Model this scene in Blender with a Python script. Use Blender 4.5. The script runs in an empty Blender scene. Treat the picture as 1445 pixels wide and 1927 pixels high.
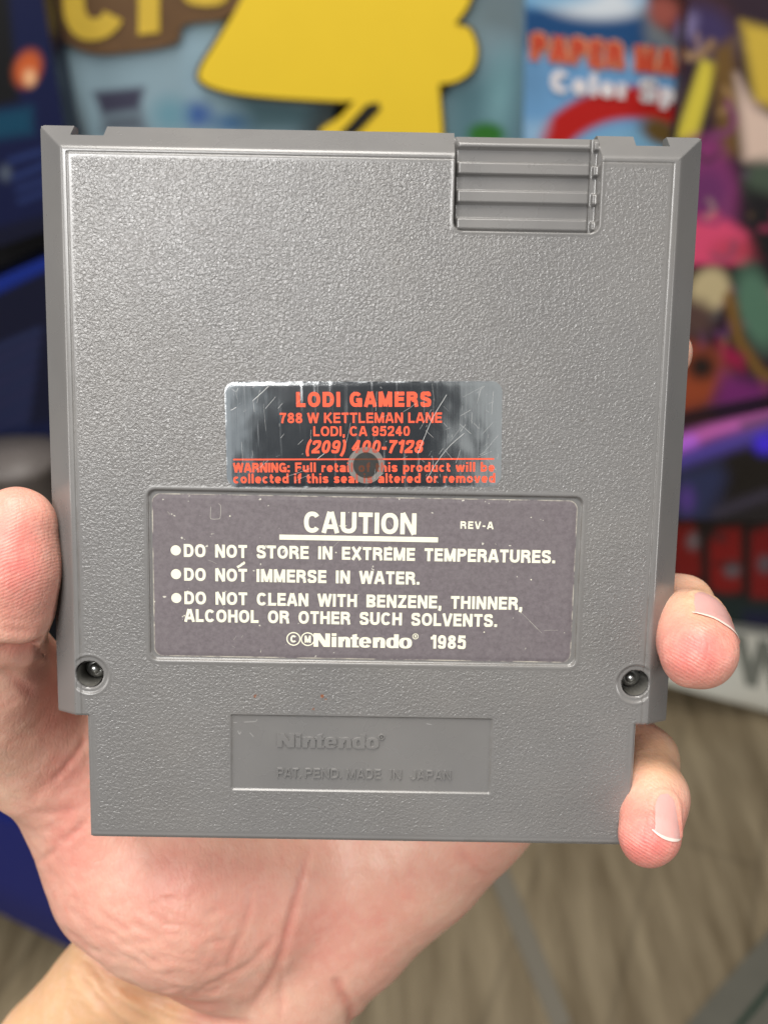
import bpy, math, random
import numpy as np
from mathutils import Matrix, Vector
random.seed(7); rng = np.random.default_rng(7)
sc = bpy.context.scene
C = sc.collection
R = math.radians

# ------------------------------------------------------------------ camera
F_PX, PW, PH = 1900.0, 1445.0, 1927.0
CAM_POS = Vector((0, 0, 1.45)); PITCH = R(35)
cam = bpy.data.cameras.new('camera'); cam_o = bpy.data.objects.new('camera', cam); C.objects.link(cam_o)
cam_o.location = CAM_POS; cam_o.rotation_euler = (math.pi/2 - PITCH, 0, 0)
cam.sensor_fit = 'HORIZONTAL'; cam.sensor_width = 36; cam.lens = F_PX/PW*36
cam.clip_start = 0.005; cam.clip_end = 60
cam.dof.use_dof = True; cam.dof.focus_distance = 0.188; cam.dof.aperture_fstop = 18.5
sc.camera = cam_o
CAM = Matrix.Translation(CAM_POS) @ Matrix.Rotation(math.pi/2 - PITCH, 4, 'X')

# ------------------------------------------------------------------ world and lamps
world = bpy.data.worlds.new('World'); sc.world = world; world.use_nodes = True
wb = world.node_tree.nodes['Background']
wb.inputs['Color'].default_value = (0.80, 0.88, 1.0, 1); wb.inputs['Strength'].default_value = 0.05

def lamp(name, loc, aim, sx, sy, power, col=(1, .96, .9)):
    L = bpy.data.lights.new(name, 'AREA'); L.shape = 'RECTANGLE'; L.size = sx; L.size_y = sy
    L.energy = power; L.color = col
    o = bpy.data.objects.new(name, L); C.objects.link(o); o.location = loc
    d = Vector(aim) - Vector(loc); o.rotation_euler = d.to_track_quat('-Z', 'Y').to_euler()
    return o
FACE = (0, .15, 1.37)
lamp('ceiling_and_fill_lamp', (-0.66, -1.50, 2.72), FACE, .95, .45, 33, (1, .985, .965))
lamp('ceiling_and_fill_lamp', (-0.15, .20, 2.80), (0, .20, 0), 1.6, .6, 40, (1, .96, .9))
lamp('ceiling_and_fill_lamp', (-1.9, -.5, 1.9), FACE, 1.0, 1.2, 17, (1, .97, .94))  # added soft fill from the left side, not a ceiling fixture
lamp('ceiling_and_fill_lamp', (1.9, -.75, 1.55), FACE, .55, .7, 12, (1, .97, .94))  # added smaller fill from the right side, well below the ceiling
lamp('reflection_panel', (.565, -1.75, 2.15), FACE, .76, 1.1, 1.05, (.98, 1, .97))  # added panel, no window: mirrored as the bright right end of the foil
lamp('reflection_panel', (-.62, -1.75, 2.1), FACE, .62, .8, .55, (.9, .97, 1))  # weaker added panel, mirrored in the left end of the foil

sc.view_settings.view_transform = 'Standard'; sc.view_settings.look = 'None'
sc.view_settings.exposure = 0; sc.view_settings.gamma = 1; sc.view_settings.use_curve_mapping = False

# ------------------------------------------------------------------ helpers
def lin(r, g, b):
    f = lambda c: (c/12.92 if c <= .04045 else ((c+.055)/1.055)**2.4)
    return (f(r/255), f(g/255), f(b/255))

def tag(o, label=None, cat=None, group=None, kind=None):
    if label: o['label'] = label
    if cat: o['category'] = cat
    if group: o['group'] = group
    if kind: o['kind'] = kind
    return o

def empty(name, mat, label, cat, group=None):
    o = bpy.data.objects.new(name, None); C.objects.link(o); o.empty_display_size = .01
    o.matrix_world = mat
    return tag(o, label, cat, group)

def npmesh(name, V, quads, mat, parent=None, smooth=True, attrs=None, tris=None, matrix=None):
    V = np.asarray(V, np.float32); me = bpy.data.meshes.new(name)
    quads = np.asarray(quads, np.int32).reshape(-1, 4) if quads is not None and len(quads) else np.zeros((0, 4), np.int32)
    tr = np.asarray(tris, np.int32).reshape(-1, 3) if tris is not None and len(tris) else np.zeros((0, 3), np.int32)
    nl = quads.size + tr.size
    me.vertices.add(len(V)); me.vertices.foreach_set('co', V.ravel())
    me.loops.add(nl); me.loops.foreach_set('vertex_index', np.concatenate([quads.ravel(), tr.ravel()]))
    me.polygons.add(len(quads)+len(tr))
    st = np.concatenate([np.arange(len(quads))*4, quads.size+np.arange(len(tr))*3]).astype(np.int32)
    me.polygons.foreach_set('loop_start', st)
    me.polygons.foreach_set('use_smooth', np.full(len(st), smooth))
    me.update(calc_edges=True)
    for k, a in (attrs or {}).items():
        a = np.asarray(a, np.float32)
        if a.ndim == 1:
            at_ = me.attributes.new(k, 'FLOAT', 'POINT'); at_.data.foreach_set('value', a)
        else:
            if a.shape[1] == 3: a = np.hstack([a, np.ones((len(a), 1), np.float32)])
            at_ = me.attributes.new(k, 'FLOAT_COLOR', 'POINT'); at_.data.foreach_set('color', a.ravel())
    me.validate()
    o = bpy.data.objects.new(name, me); C.objects.link(o)
    if mat: me.materials.append(mat)
    if parent: o.parent = parent
    if matrix is not None: o.matrix_world = matrix
    return o

class NT:
    def __init__(s, name):
        s.m = bpy.data.materials.new(name); s.m.use_nodes = True
        s.t = s.m.node_tree; s.b = s.t.nodes['Principled BSDF']
    def n(s, typ, **kw):
        x = s.t.nodes.new(typ)
        for k, v in kw.items():
            if k[0] == '_': setattr(x, k[1:], v)
            else: x.inputs[k.replace('__', ' ')].default_value = v
        return x
    def l(s, a, b): s.t.links.new(a, b)
    def coord(s): return s.n('ShaderNodeTexCoord').outputs['Object']
    def mapping(s, scale, rot=(0, 0, 0)):
        m = s.n('ShaderNodeMapping'); m.inputs['Scale'].default_value = scale; m.inputs['Rotation'].default_value = rot
        s.l(s.coord(), m.inputs['Vector']); return m.outputs[0]
    def noise(s, vec, scale, detail=2, rough=.5, dist=0):
        x = s.n('ShaderNodeTexNoise', Scale=scale, Detail=detail, Roughness=rough, Distortion=dist); s.l(vec, x.inputs['Vector']); return x.outputs['Fac']
    def math(s, op, a, b=None, clamp=False):
        x = s.n('ShaderNodeMath', _operation=op, _use_clamp=clamp)
        for i, v in enumerate((a, b)):
            if v is None: continue
            if isinstance(v, (int, float)): x.inputs[i].default_value = v
            else: s.l(v, x.inputs[i])
        return x.outputs[0]
    def ramp(s, fac, stops):
        x = s.n('ShaderNodeValToRGB'); s.l(fac, x.inputs[0]); e = x.color_ramp.elements
        while len(e) < len(stops): e.new(.5)
        for el, (p, c) in zip(e, stops):
            el.position = p; el.color = (*c, 1) if len(c) == 3 else c
        return x.outputs[0]
    def mix(s, fac, a, b, mode='MIX'):
        x = s.n('ShaderNodeMix', _data_type='RGBA', _blend_type=mode)
        for i, v in ((0, fac), (6, a), (7, b)):
            if isinstance(v, (int, float)): x.inputs[i].default_value = v
            elif isinstance(v, tuple): x.inputs[i].default_value = (*v, 1)
            else: s.l(v, x.inputs[i])
        return x.outputs[2]
    def attr(s, name, out='Fac'): return s.n('ShaderNodeAttribute', _attribute_name=name).outputs[out]
    def bump(s, h, strength, dist, prev=None):
        x = s.n('ShaderNodeBump', Distance=dist)
        if isinstance(strength, (int, float)): x.inputs['Strength'].default_value = strength
        else: s.l(strength, x.inputs['Strength'])
        s.l(h, x.inputs['Height'])
        if prev is not None: s.l(prev, x.inputs['Normal'])
        return x.outputs[0]
    def set(s, **kw):
        for k, v in kw.items():
            i = s.b.inputs[k.replace('__', ' ')]
            if isinstance(v, (int, float)): i.default_value = v
            elif isinstance(v, tuple): i.default_value = v if len(v) != 3 or i.type == 'VECTOR' else (*v, 1)
            else: s.l(v, i)
        return s.m

# ---- materials
def mat_shell():
    t = NT('grey_plastic'); co = t.coord(); g = t.attr('grain')
    n1 = t.noise(co, 1900, 2, .5, .7); n2 = t.noise(co, 3600, 1, .5)
    h = t.math('ADD', t.math('MULTIPLY', t.ramp(n1, [(.25, (0,)*3), (.75, (1,)*3)]), 1.0), t.math('MULTIPLY', n2, .35))
    bmp = t.bump(h, t.math('MULTIPLY', g, t.math('ADD', t.math('MULTIPLY', t.noise(co, 28, 3, .6), .7), .55)), .000084)
    fine = t.noise(t.mapping((1, .12, 1), (0, 0, .6)), 1500, 3, .6)
    bmp = t.bump(fine, .06, .00006, bmp)
    big = t.noise(co, 40, 3, .6)
    spots = t.noise(co, 420, 2, .5)
    col = t.mix(t.ramp(big, [(.3, (0,)*3), (.75, (1,)*3)]), (.158, .154, .151), (.184, .179, .175))
    dirt = t.math('MULTIPLY', t.ramp(spots, [(.72, (0,)*3), (.78, (1,)*3)]), t.math('MULTIPLY', g, .35))
    col = t.mix(dirt, col, (.11, .09, .075))
    rust = t.attr('rust'); col = t.mix(rust, col, (.22, .075, .03))
    grime = t.math('MULTIPLY', t.attr('grime'), t.ramp(t.noise(co, 300, 4, .7), [(.35, (0,)*3), (.65, (1,)*3)]))
    col = t.mix(t.math('MULTIPLY', grime, .55), col, (.085, .075, .062))
    col = t.mix(t.math('MULTIPLY', t.ramp(t.noise(co, 17, 4, .65), [(.45, (0,)*3), (.75, (1,)*3)]), .25), col, (.195, .175, .15))
    ro = t.math('ADD', t.math('MULTIPLY', t.noise(co, 70, 4, .65), .22), .17)
    return t.set(Base__Color=col, Roughness=ro, Normal=bmp, Specular__IOR__Level=.75)
def mat_plain(name, col, rough=.5, metal=0., var=.0, scale=60, spec=.5):
    t = NT(name)
    if var:
        n = t.noise(t.coord(), scale, 4, .6)
        c = t.mix(n, tuple(max(0, x*(1-var)) for x in col), tuple(min(1, x*(1+var)) for x in col)); t.set(Base__Color=c)
    else: t.set(Base__Color=col)
    return t.set(Roughness=rough, Metallic=metal, Specular__IOR__Level=spec)
M_shell = mat_shell()
def mat_lettering_emboss():
    return M_shell
def mat_label():
    t = NT('label_paper'); co = t.coord(); e = t.attr('edge')
    n = t.noise(co, 1400, 3, .7); n2 = t.noise(co, 130, 4, .65)
    col = t.mix(t.ramp(n, [(.3, (0,)*3), (.7, (1,)*3)]), (.112, .093, .104), (.172, .149, .161))
    col = t.mix(t.math('MULTIPLY', n2, .35), col, (.17, .155, .15))
    sp = t.noise(co, 900, 2, .5)
    col = t.mix(t.ramp(sp, [(.735, (0,)*3), (.76, (1,)*3)]), col, (.55, .53, .46))
    wear = t.math('MULTIPLY', e, t.ramp(t.noise(co, 210, 4, .7), [(.42, (0,)*3), (.60, (1,)*3)]))
    col = t.mix(wear, col, (.62, .58, .47))
    bmp = t.bump(t.noise(co, 700, 3, .6), .12, .00006)
    return t.set(Base__Color=col, Roughness=.52, Normal=bmp, Specular__IOR__Level=.35)
def mat_ink(name, col, chips=.0):
    t = NT(name); co = t.coord()
    n = t.noise(co, 800, 3, .6)
    c = t.mix(t.ramp(n, [(.25, (0,)*3), (.8, (1,)*3)]), tuple(x*.9 for x in col), col)
    return t.set(Base__Color=c, Roughness=.5, Specular__IOR__Level=.3)
def mat_foil():
    t = NT('silver_foil'); co = t.coord()
    st = t.noise(t.mapping((1, .02, 1)), 1300, 3, .6)
    sc1 = t.noise(t.mapping((1, .05, 1), (0, 0, -.55)), 900, 2, .7)
    sc2 = t.noise(t.mapping((.04, 1, 1), (0, 0, .35)), 700, 2, .7)
    cl = t.noise(co, 60, 3, .5)
    fog = t.math('MULTIPLY', t.ramp(sc1, [(.58, (0,)*3), (.72, (1,)*3)]), .35)
    fog = t.math('MULTIPLY', fog, t.ramp(cl, [(.35, (.1,)*3), (.7, (1,)*3)]))
    edge = t.attr('edge')
    fog = t.math('ADD', fog, t.math('MULTIPLY', edge, t.ramp(t.noise(co, 500, 3, .7), [(.42, (0,)*3), (.65, (.5,)*3)])))
    ro = t.math('ADD', t.math('MULTIPLY', fog, .45), .10, True)
    bmp = t.bump(st, .10, .00003); bmp = t.bump(t.noise(co, 120, 2, .5), .18, .0004, bmp)
    return t.set(Base__Color=(.74, .76, .77), Metallic=1., Roughness=ro, Normal=bmp)
M_label = mat_label(); M_cream = mat_ink('cream_ink', (.86, .84, .66)); M_red = mat_ink('red_ink', (.83, .10, .045))
M_foil = mat_foil()
M_metal = mat_plain('screw_steel', (.62, .62, .60), .32, 1., .2, 600)
M_dark = mat_plain('dark_cavity', (.15, .145, .13), .3)

# ------------------------------------------------------------------ cartridge frame (from the photo's vanishing lines)
RM = Matrix(((0.99983499, 0.0180428, 0.00210848), (-0.01753059, 0.9887837, -0.1483222), (-0.00476098, 0.14826077, 0.98893684)))
TV = Vector((-3.3805398, 2.62356813, -185.06111811))/1000
CART = CAM @ (Matrix.Translation(TV) @ RM.to_4x4())
cart = empty('game_cartridge', CART, 'grey plastic game cartridge held upright with its caution label facing out', 'game cartridge')

def sm(x, a, b):
    t = np.clip((x-a)/(b-a), 0, 1); return t*t*(3-2*t)
def rrect(u, v, cu, cv, hu, hv, r):
    qx = np.abs(u-cu)-(hu-r); qy = np.abs(v-cv)-(hv-r)
    return np.hypot(np.maximum(qx, 0), np.maximum(qy, 0))+np.minimum(np.maximum(qx, qy), 0)-r
def spl(x, k): return np.logaddexp(0, x/k)*k      # soft max(x,0)

def lines(lo, hi, step, feats):
    g = list(np.arange(lo, hi+step*.5, step))
    for f in feats: g += [f-.12, f, f+.12]
    g = np.array(sorted(x for x in g if lo-1e-6 <= x <= hi+1e-6))
    keep = [g[0]]
    for x in g[1:]:
        if x-keep[-1] > .035: keep.append(x)
    keep[-1] = hi
    for f in feats:
        keep[int(np.argmin(np.abs(np.array(keep)-f)))] = f
    return np.array(sorted(keep))

UW, UN, VT, VB, VS = 59.4, 52.05, 65.6, -67.0, -42.6
NL = (-53.3, -47.4); NR = (47.0, 53.0); GU = (14.8, 40.4); GT = 64.5; NV = 63.5
us = lines(-UW, UW, .2, [-54, -53, -UN, UN, 53, 54, *NL, *NR, *GU, 15.1, 38.7, 39.6, -24.7, 24.7, -39.9, 39.9])
vs = lines(VB, VT, .2, [VS, 60.8, 60, GT, NV, 47.9, .85, -31.45, -42, -57])
U, V = np.meshgrid(us, vs, indexing='ij')
H = np.zeros_like(U)
du = spl(np.abs(U)-54.1, .16); dv = spl(V-60.9, .16)
ch = np.maximum(du*6/5.3, dv*6/4.7)
H = -ch
H -= .10*np.exp(-((np.abs(U)-53.0)/.12)**2)*(V < 60.05)*(V > VS)
H -= .10*np.exp(-((V-60.0)/.12)**2)*(np.abs(U) < 53.05)
inn = np.where(V < VS, UN-np.abs(U), 99)
edge = np.minimum(inn, V-VB)
H -= .35*(1-sm(edge, 0, .55))
H -= .05*np.exp(-((edge-1.1)/.12)**2)*(V < VS+1.5)
ste = np.where(np.abs(U) > UN-.3, V-VS, 99); H -= .25*(1-sm(ste, 0, .4))
grain = np.minimum(sm(53-np.abs(U), .35, 1.2), sm(60-V, .35, 1.2))
grain = np.minimum(grain, sm(edge, 1.0, 2.0))
# label recess
d = rrect(U, V, 0, -15.3, 39.95, 16.15, 1.5); H -= .5*(1-sm(d, -.28, .05)); H += .05*np.exp(-((d-.35)/.3)**2)
grain = np.minimum(grain, sm(d, .4, 1.2))
d = rrect(U, V, -.05, -49.45, 24.75, 7.5, .25); H -= .36*(1-sm(d, -.12, .06)); grain = np.minimum(grain, sm(d, .1, .5))
# screw wells
for sx in (-1, 1):
    r = np.hypot(U-sx*51.5, V+34.6)
    H = np.where(r < 5, np.minimum(H, 0), H)
    H -= .22*(1-sm(r, 3.45, 3.75))*(np.abs(U) < 53.9)
    H += .06*np.exp(-((r-3.9)/.22)**2)*(np.abs(U) < 53.4)
    H -= 9*(1-sm(r, 2.36, 2.62)); grain = np.minimum(grain, sm(r, 3.7, 4.7))
# grip recess with its ribs
gd = np.where(V > 55, np.abs(U-27.6)-12.8, rrect(U, V, 27.6, 60, 12.8, 12.1, 1.6))
ing = 1-sm(gd, -.14, .06)
fl = np.full_like(U, -2.9)
for a, b in ((64.6, 62.35), (59.95, 57.8), (55.15, 52.95), (50.35, 48.35)):
    tt = np.clip((a-V)/(a-b), 0, 1)
    bar = -1.95+.12*tt
    m = sm(V, b-.08, b+.10)*(1-sm(V, a-.15, a+.10))*sm(U, 15.25, 15.45)*(1-sm(U, 38.55, 38.75))
    fl = fl*(1-m)+bar*m
slot = sm(U, 38.75, 38.95); fl = fl-.9*slot
for a, b in ((64.6, 62.3), (59.9, 57.9), (55.1, 53.0), (50.3, 48.6)):
    m = sm(U, 39.45, 39.6)*sm(V, b, b+.2)*(1-sm(V, a-.2, a)); fl = fl+1.0*m
left = 1-sm(U, 14.95, 15.2); fl = fl-1.2*left
H = np.where(gd < .1, H*(1-ing)+np.minimum(fl, H+.9)*ing, H)
H += .07*np.exp(-((gd-.32)/.25)**2)*(V < 60.5)
grain = np.where(gd < .2, 0, np.minimum(grain, sm(gd, .3, 1.0)))
# long soft undulation of the moulding, plus rust specks
H += .012*np.sin(U*.11+1)*np.cos(V*.09)
rust = np.zeros_like(U)
for (a, b, r) in ((-20.3, -38.2, .34), (-7.6, -38.0, .42), (-9.2, -40.6, .26), (-6.9, -38.6, .2)):
    rust = np.maximum(rust, 1-sm(np.hypot(U-a, (V-b)*.9)+.09*np.sin(9*U)*np.cos(11*V), r*.6, r))
grime = np.clip(np.exp(-((np.abs(U)-53.0)/.22)**2)*(V < 60)*(V > VS)+np.exp(-((V-60)/.22)**2)*(np.abs(U) < 53), 0, 1)*.8
grime = np.maximum(grime, np.exp(-(rrect(U, V, 0, -15.3, 39.95, 16.15, 1.5)+.15)**2/.05)); grime = np.maximum(grime, .8*np.exp(-(rrect(U, V, -.05, -49.45, 24.75, 7.5, .25)+.1)**2/.03))
grime = np.maximum(grime, .7*np.exp(-(gd+.1)**2/.06)*(V < 62)); grime = np.maximum(grime, .8*np.exp(-((U-38.9)/.2)**2)*(V > 48)*(U > 38))
grime = np.maximum(grime, .5*np.exp(-((V+66.6)/.5)**2)*(U > 20))
nu, nv = len(us), len(vs)
cu = (us[:-1]+us[1:])/2; cv = (vs[:-1]+vs[1:])/2
CU, CV = np.meshgrid(cu, cv, indexing='ij')
kill = (np.abs(CU) > UN) & (CV < VS)
kill |= (CV > NV) & (((CU > NL[0]) & (CU < NL[1])) | ((CU > NR[0]) & (CU < NR[1])))
kill |= (CV > GT) & (CU > GU[0]) & (CU < GU[1])
kill |= np.hypot(np.abs(CU)-UW+1.0, CV-VT+1.0)*((np.abs(CU) > UW-1.0) & (CV > VT-1.0)) > 1.0
I = np.arange(nu*nv).reshape(nu, nv)
k = ~kill
q = np.stack([I[:-1, :-1][k], I[1:, :-1][k], I[1:, 1:][k], I[:-1, 1:][k]], 1)
# flange foot slopes away with the chamfer
VV = V.copy(); low = (np.abs(U) > 54) & (V < VS+4)
VV[low] -= (np.abs(U[low])-54)*.24*(1-(V[low]-VS)/4)
top = np.stack([U.ravel(), VV.ravel(), H.ravel()], 1)
# outer walls down to the parting line
e = np.concatenate([q[:, [0, 1]], q[:, [1, 2]], q[:, [2, 3]], q[:, [3, 0]]])
key = np.sort(e, 1); code = key[:, 0].astype(np.int64)*(nu*nv)+key[:, 1]
uq, idx, cnt = np.unique(code, return_index=True, return_counts=True)
be = e[idx[cnt == 1]]
SEAM = -8.4
bt = top[be[:, 0]], top[be[:, 1]]
wallV = np.concatenate([bt[0], bt[1], bt[1]*[1, 1, 0]+[0, 0, SEAM], bt[0]*[1, 1, 0]+[0, 0, SEAM]])
nb = len(be); base = len(top); j = np.arange(nb)
wq = np.stack([base+j+nb, base+j, base+j+3*nb, base+j+2*nb], 1)
allV = np.concatenate([top, wallV])/1000
used = np.zeros(len(allV), bool); allq = np.concatenate([q, wq]); used[allq.ravel()] = True
remap = np.cumsum(used)-1
g_all = np.concatenate([grain.ravel(), np.zeros(4*nb)])[used]; r_all = np.concatenate([rust.ravel(), np.zeros(4*nb)])[used]; m_all = np.concatenate([grime.ravel(), np.zeros(4*nb)])[used]
back = npmesh('back_shell', allV[used], remap[allq], M_shell, cart, True, {'grain': g_all, 'rust': r_all, 'grime': m_all})

def prism(name, poly, w0, w1, mat, parent, bevel=.0):
    """solid from an outline in mm (cartridge frame)"""
    import bmesh
    bm = bmesh.new()
    vsx = [bm.verts.new((x/1000, y/1000, w1/1000)) for x, y in poly]
    f = bm.faces.new(vsx); f.normal_update()
    r = bmesh.ops.extrude_face_region(bm, geom=[f])
    bmesh.ops.translate(bm, verts=[v for v in r['geom'] if isinstance(v, bmesh.types.BMVert)], vec=(0, 0, (w0-w1)/1000))
    bmesh.ops.recalc_face_normals(bm, faces=bm.faces)
    if bevel: bmesh.ops.bevel(bm, geom=list(bm.edges), offset=bevel/1000, segments=3, affect='EDGES', profile=.5)
    me = bpy.data.meshes.new(name); bm.to_mesh(me); bm.free(); me.materials.append(mat)
    o = bpy.data.objects.new(name, me); C.objects.link(o); o.parent = parent
    return o
prism('front_shell', [(-UW, VT-1.5), (-UW, VS-1.2), (-UN, VS-.1), (-UN, VB), (UN, VB), (UN, VS-.1), (UW, VS-1.2), (UW, VT-1.5),
                      (53, VT-1.5), (53, 62.5), (47, 62.5), (47, 63.6), (-47.4, 63.6), (-47.4, 62.5), (-53.3, 62.5), (-53.3, VT-1.5)], -16.6, SEAM-.15, M_shell, cart, .35)

# ------------------------------------------------------------------ lettering: glyphs drawn as ribbons
def arc(cx, cy, rx, ry, a0, a1, n=20, p=2.35):
    a = np.radians(np.linspace(a0, a1, n)); c, s = np.cos(a), np.sin(a)
    rr = (np.abs(c)**p+np.abs(s)**p)**(-1/p)
    return np.stack([cx+rx*c*rr, cy+ry*s*rr], 1)
def cat(*pts): return np.concatenate([np.atleast_2d(np.array(p, float)) for p in pts])
def smooth_path(P, n=8):
    P = np.array(P, float); out = []
    Q = np.vstack([2*P[0]-P[1], P, 2*P[-1]-P[-2]])
    for i in range(1, len(Q)-2):
        for t in np.linspace(0, 1, n, endpoint=False):
            a, b, c, d_ = Q[i-1:i+3]
            out.append(.5*((2*b)+(-a+c)*t+(2*a-5*b+4*c-d_)*t*t+(-a+3*b-3*c+d_)*t**3))
    out.append(P[-1]); return np.array(out)
def glyph(ch, t):
    """strokes (centre lines) in a box of cap height 1; returns (advance width, strokes)"""
    h = t/2; L = lambda *p: np.array(p, float); y0, y1 = h, 1-h
    X = .70                                       # x height of lower case
    if ch == 'A': w = .76; return w, [L((h*.62, 0), (w/2-.04, 1)), L((w-h*.62, 0), (w/2+.04, 1)), L((.17, .30), (w-.17, .30))]
    if ch == 'B': w = .70; return w, [L((h, 0), (h, 1)), cat((h, y1), arc(w-.30, .765-h/2+.01, .24-h+.06, .235-h/2-.01, 90, -90), (h, .53)), cat((h, .53), arc(w-.30, .265, .30-h, .265-h+.0, 90, -90), (h, y0))]
    if ch == 'C': w = .76; return w, [arc(w/2, .5, w/2-h, .5-h, 38, 322, 34)]
    if ch == 'D': w = .74; return w, [L((h, 0), (h, 1)), cat((h, y1), arc(w-.40, .5, .40-h, .5-h, 90, -90), (h, y0))]
    if ch == 'E': w = .63; return w, [L((h, 0), (h, 1)), L((h, y1), (w, y1)), L((h, .52), (w-.03, .52)), L((h, y0), (w+.01, y0))]
    if ch == 'F': w = .60; return w, [L((h, 0), (h, 1)), L((h, y1), (w, y1)), L((h, .50), (w-.05, .50))]
    if ch == 'G': w = .80; return w, [arc(w/2, .5, w/2-h, .5-h, 40, 330, 34), L((w-h, 0), (w-h, .53)), L((w*.52, .46), (w-.01, .46))]
    if ch == 'H': w = .74; return w, [L((h, 0), (h, 1)), L((w-h, 0), (w-h, 1)), L((h, .52), (w-h, .52))]
    if ch == 'I': w = t; return w, [L((h, 0), (h, 1))]
    if ch == 'J': w = .58; return w, [cat((w-h, 1), (w-h, .30), arc(w/2, .30, w/2-h, .30-h, 0, -180))]
    if ch == 'K': w = .75; return w, [L((h, 0), (h, 1)), L((w-.08, 1), (h, .38)), L((.28, .58), (w-.07, 0))]
    if ch == 'L': w = .60; return w, [L((h, 0), (h, 1)), L((h, y0), (w, y0))]
    if ch == 'M': w = .88; return w, [L((h, 0), (h, 1)), L((w-h, 0), (w-h, 1)), L((h+.02, 1), (w/2, .0+h*.3)), L((w-h-.02, 1), (w/2, .0+h*.3))]
    if ch == 'N': w = .75; return w, [L((h, 0), (h, 1)), L((w-h, 0), (w-h, 1)), L((h*1.05, 1), (w-h*1.05, 0))]
    if ch == 'O': w = .80; return w, [arc(w/2, .5, w/2-h, .5-h, 90, 450, 44)]
    if ch == 'P': w = .69; return w, [L((h, 0), (h, 1)), cat((h, y1), arc(w-.32, .70, .32-h, .30-h, 90, -90), (h, .40+h))]
    if ch == 'R': w = .73; return w, [L((h, 0), (h, 1)), cat((h, y1), arc(w-.34, .71, .31-h, .29-h, 90, -90), (h, .42+h)), smooth_path([(w-.36, .46), (w-.16, .38), (w-.12, .16), (w-.08, 0)])]
    if ch == 'S': w = .70; return w, [smooth_path([(w-h-.02, .70), (w-.17, .86+.02), (w/2, y1), (.17, .87), (h+.01, .73), (.15, .585), (w/2, .52), (w-.15, .42), (w-h, .28), (w-.17, .13), (w/2, y0), (.17, .115), (h-.01, .31)])]
    if ch == 'T': w = .66; return w, [L((w/2, 0), (w/2, 1)), L((0, y1), (w, y1))]
    if ch == 'U': w = .74; return w, [cat((h, 1), (h, .36), arc(w/2, .36, w/2-h, .36-h, 180, 360), (w-h, 1))]
    if ch == 'V': w = .72; return w, [L((h*.62, 1), (w/2-.03, 0)), L((w-h*.62, 1), (w/2+.03, 0))]
    if ch == 'W': w = 1.04; return w, [L((h*.6, 1), (.28, 0)), L((.28, 0), (w/2, 1)), L((w/2, 1), (w-.28, 0)), L((w-h*.6, 1), (w-.28, 0))]
    if ch == 'X': w = .74; return w, [L((h*.7, 1), (w-h*.7, 0)), L((w-h*.7, 1), (h*.7, 0))]
    if ch == 'Y': w = .72; return w, [L((w/2, 0), (w/2, .45)), L((h*.7, 1), (w/2, .40)), L((w-h*.7, 1), (w/2, .40))]
    if ch == 'Z': w = .66; return w, [L((.02, y1), (w-.02, y1)), L((0, y0), (w, y0)), L((w-h*1.0, y1), (h*1.0, y0))]
    if ch == '.': w = t; return w, [L((h, 0), (h, t))]
    if ch == ',': w = t; return w, [L((h, 0), (h, t)), L((h+.03, .02), (h*.7-.02, -.17))]
    if ch == ':': w = t; return w, [L((h, 0), (h, t)), L((h, .5), (h, .5+t))]
    if ch == '-': w = .36; return w, [L((0, .38), (w, .38))]
    if ch == '(': w = .30; return w, [smooth_path([(w-h*.6, 1.04), (h*1.1, .68), (h*1.1, .14), (w-h*.6, -.22)])]
    if ch == ')': w = .30; return w, [smooth_path([(h*.6, 1.04), (w-h*1.1, .68), (w-h*1.1, .14), (h*.6, -.22)])]
    if ch == '0': w = .62; return w, [arc(w/2, .5, w/2-h, .5-h, 90, 450, 40)]
    if ch == '1': w = .42; return w, [L((w-h, 0), (w-h, 1)), L((.0, .76), (w-h, .80)), L((.16, .79), (w-h*1.2, .98))]
    if ch == '2': w = .62; return w, [smooth_path([(h, .66), (.12, .86), (w/2, y1), (w-.12, .88), (w-h, .70), (w-.17, .48), (.20, .24), (h*1.1, y0)]), L((.02, y0), (w, y0))]
    if ch == '4': w = .64; return w, [L((w-.12-h, 0), (w-.12-h, 1)), L((w-.14-h, .97), (h*.7, .30)), L((h*.6, .30), (w, .30))]
    if ch == '5': w = .62; return w, [L((.10, y1), (w-.04, y1)), L((.17, 1), (.11, .46)), smooth_path([(.12, .52), (.30, .62), (w-.13, .56), (w-h, .33), (w-.14, .12), (w/2-.02, y0), (.12, .12), (h, .27)])]
    if ch == '7': w = .60; return w, [L((0, y1), (w, y1)), smooth_path([(w-h*.9, y1), (.32, .52), (.22, 0)])]
    if ch == '8': w = .62; return w, [arc(w/2, .74, w/2-h-.03, .26-h, 90, 450, 30), arc(w/2, .28, w/2-h, .28-h, 90, 450, 30)]
    if ch == '9': w = .62; return w, [arc(w/2, .66, w/2-h, .34-h, 90, 450, 32), smooth_path([(w-h, .62), (w-h-.01, .36), (w-.16, .13), (w/2-.04, y0), (.14, .12), (h, .26)])]
    lx = X-h
    if ch == 'a': w = .58; return w, [smooth_path([(h, .50), (.13, X-h*1.1), (w/2, lx), (w-.13, X-h*1.3), (w-h, .46), (w-h, .15), (w-h*.8, 0)]), smooth_path([(w-h, .40), (w/2, .36), (.13, .30), (h, .18), (.14, h*1.1), (.30, h), (w-h*1.4, .17)])]
    if ch == 'b': w = .60; return w, [L((h, 0), (h, 1)), arc(w/2, X/2, w/2-h, X/2-h, 90, 450, 30)]
    if ch == 'c': w = .56; return w, [arc(w/2, X/2, w/2-h, X/2-h, 45, 315, 28)]
    if ch == 'd': w = .60; return w, [L((w-h, 0), (w-h, 1)), arc(w/2, X/2, w/2-h, X/2-h, 90, 450, 30)]
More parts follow.
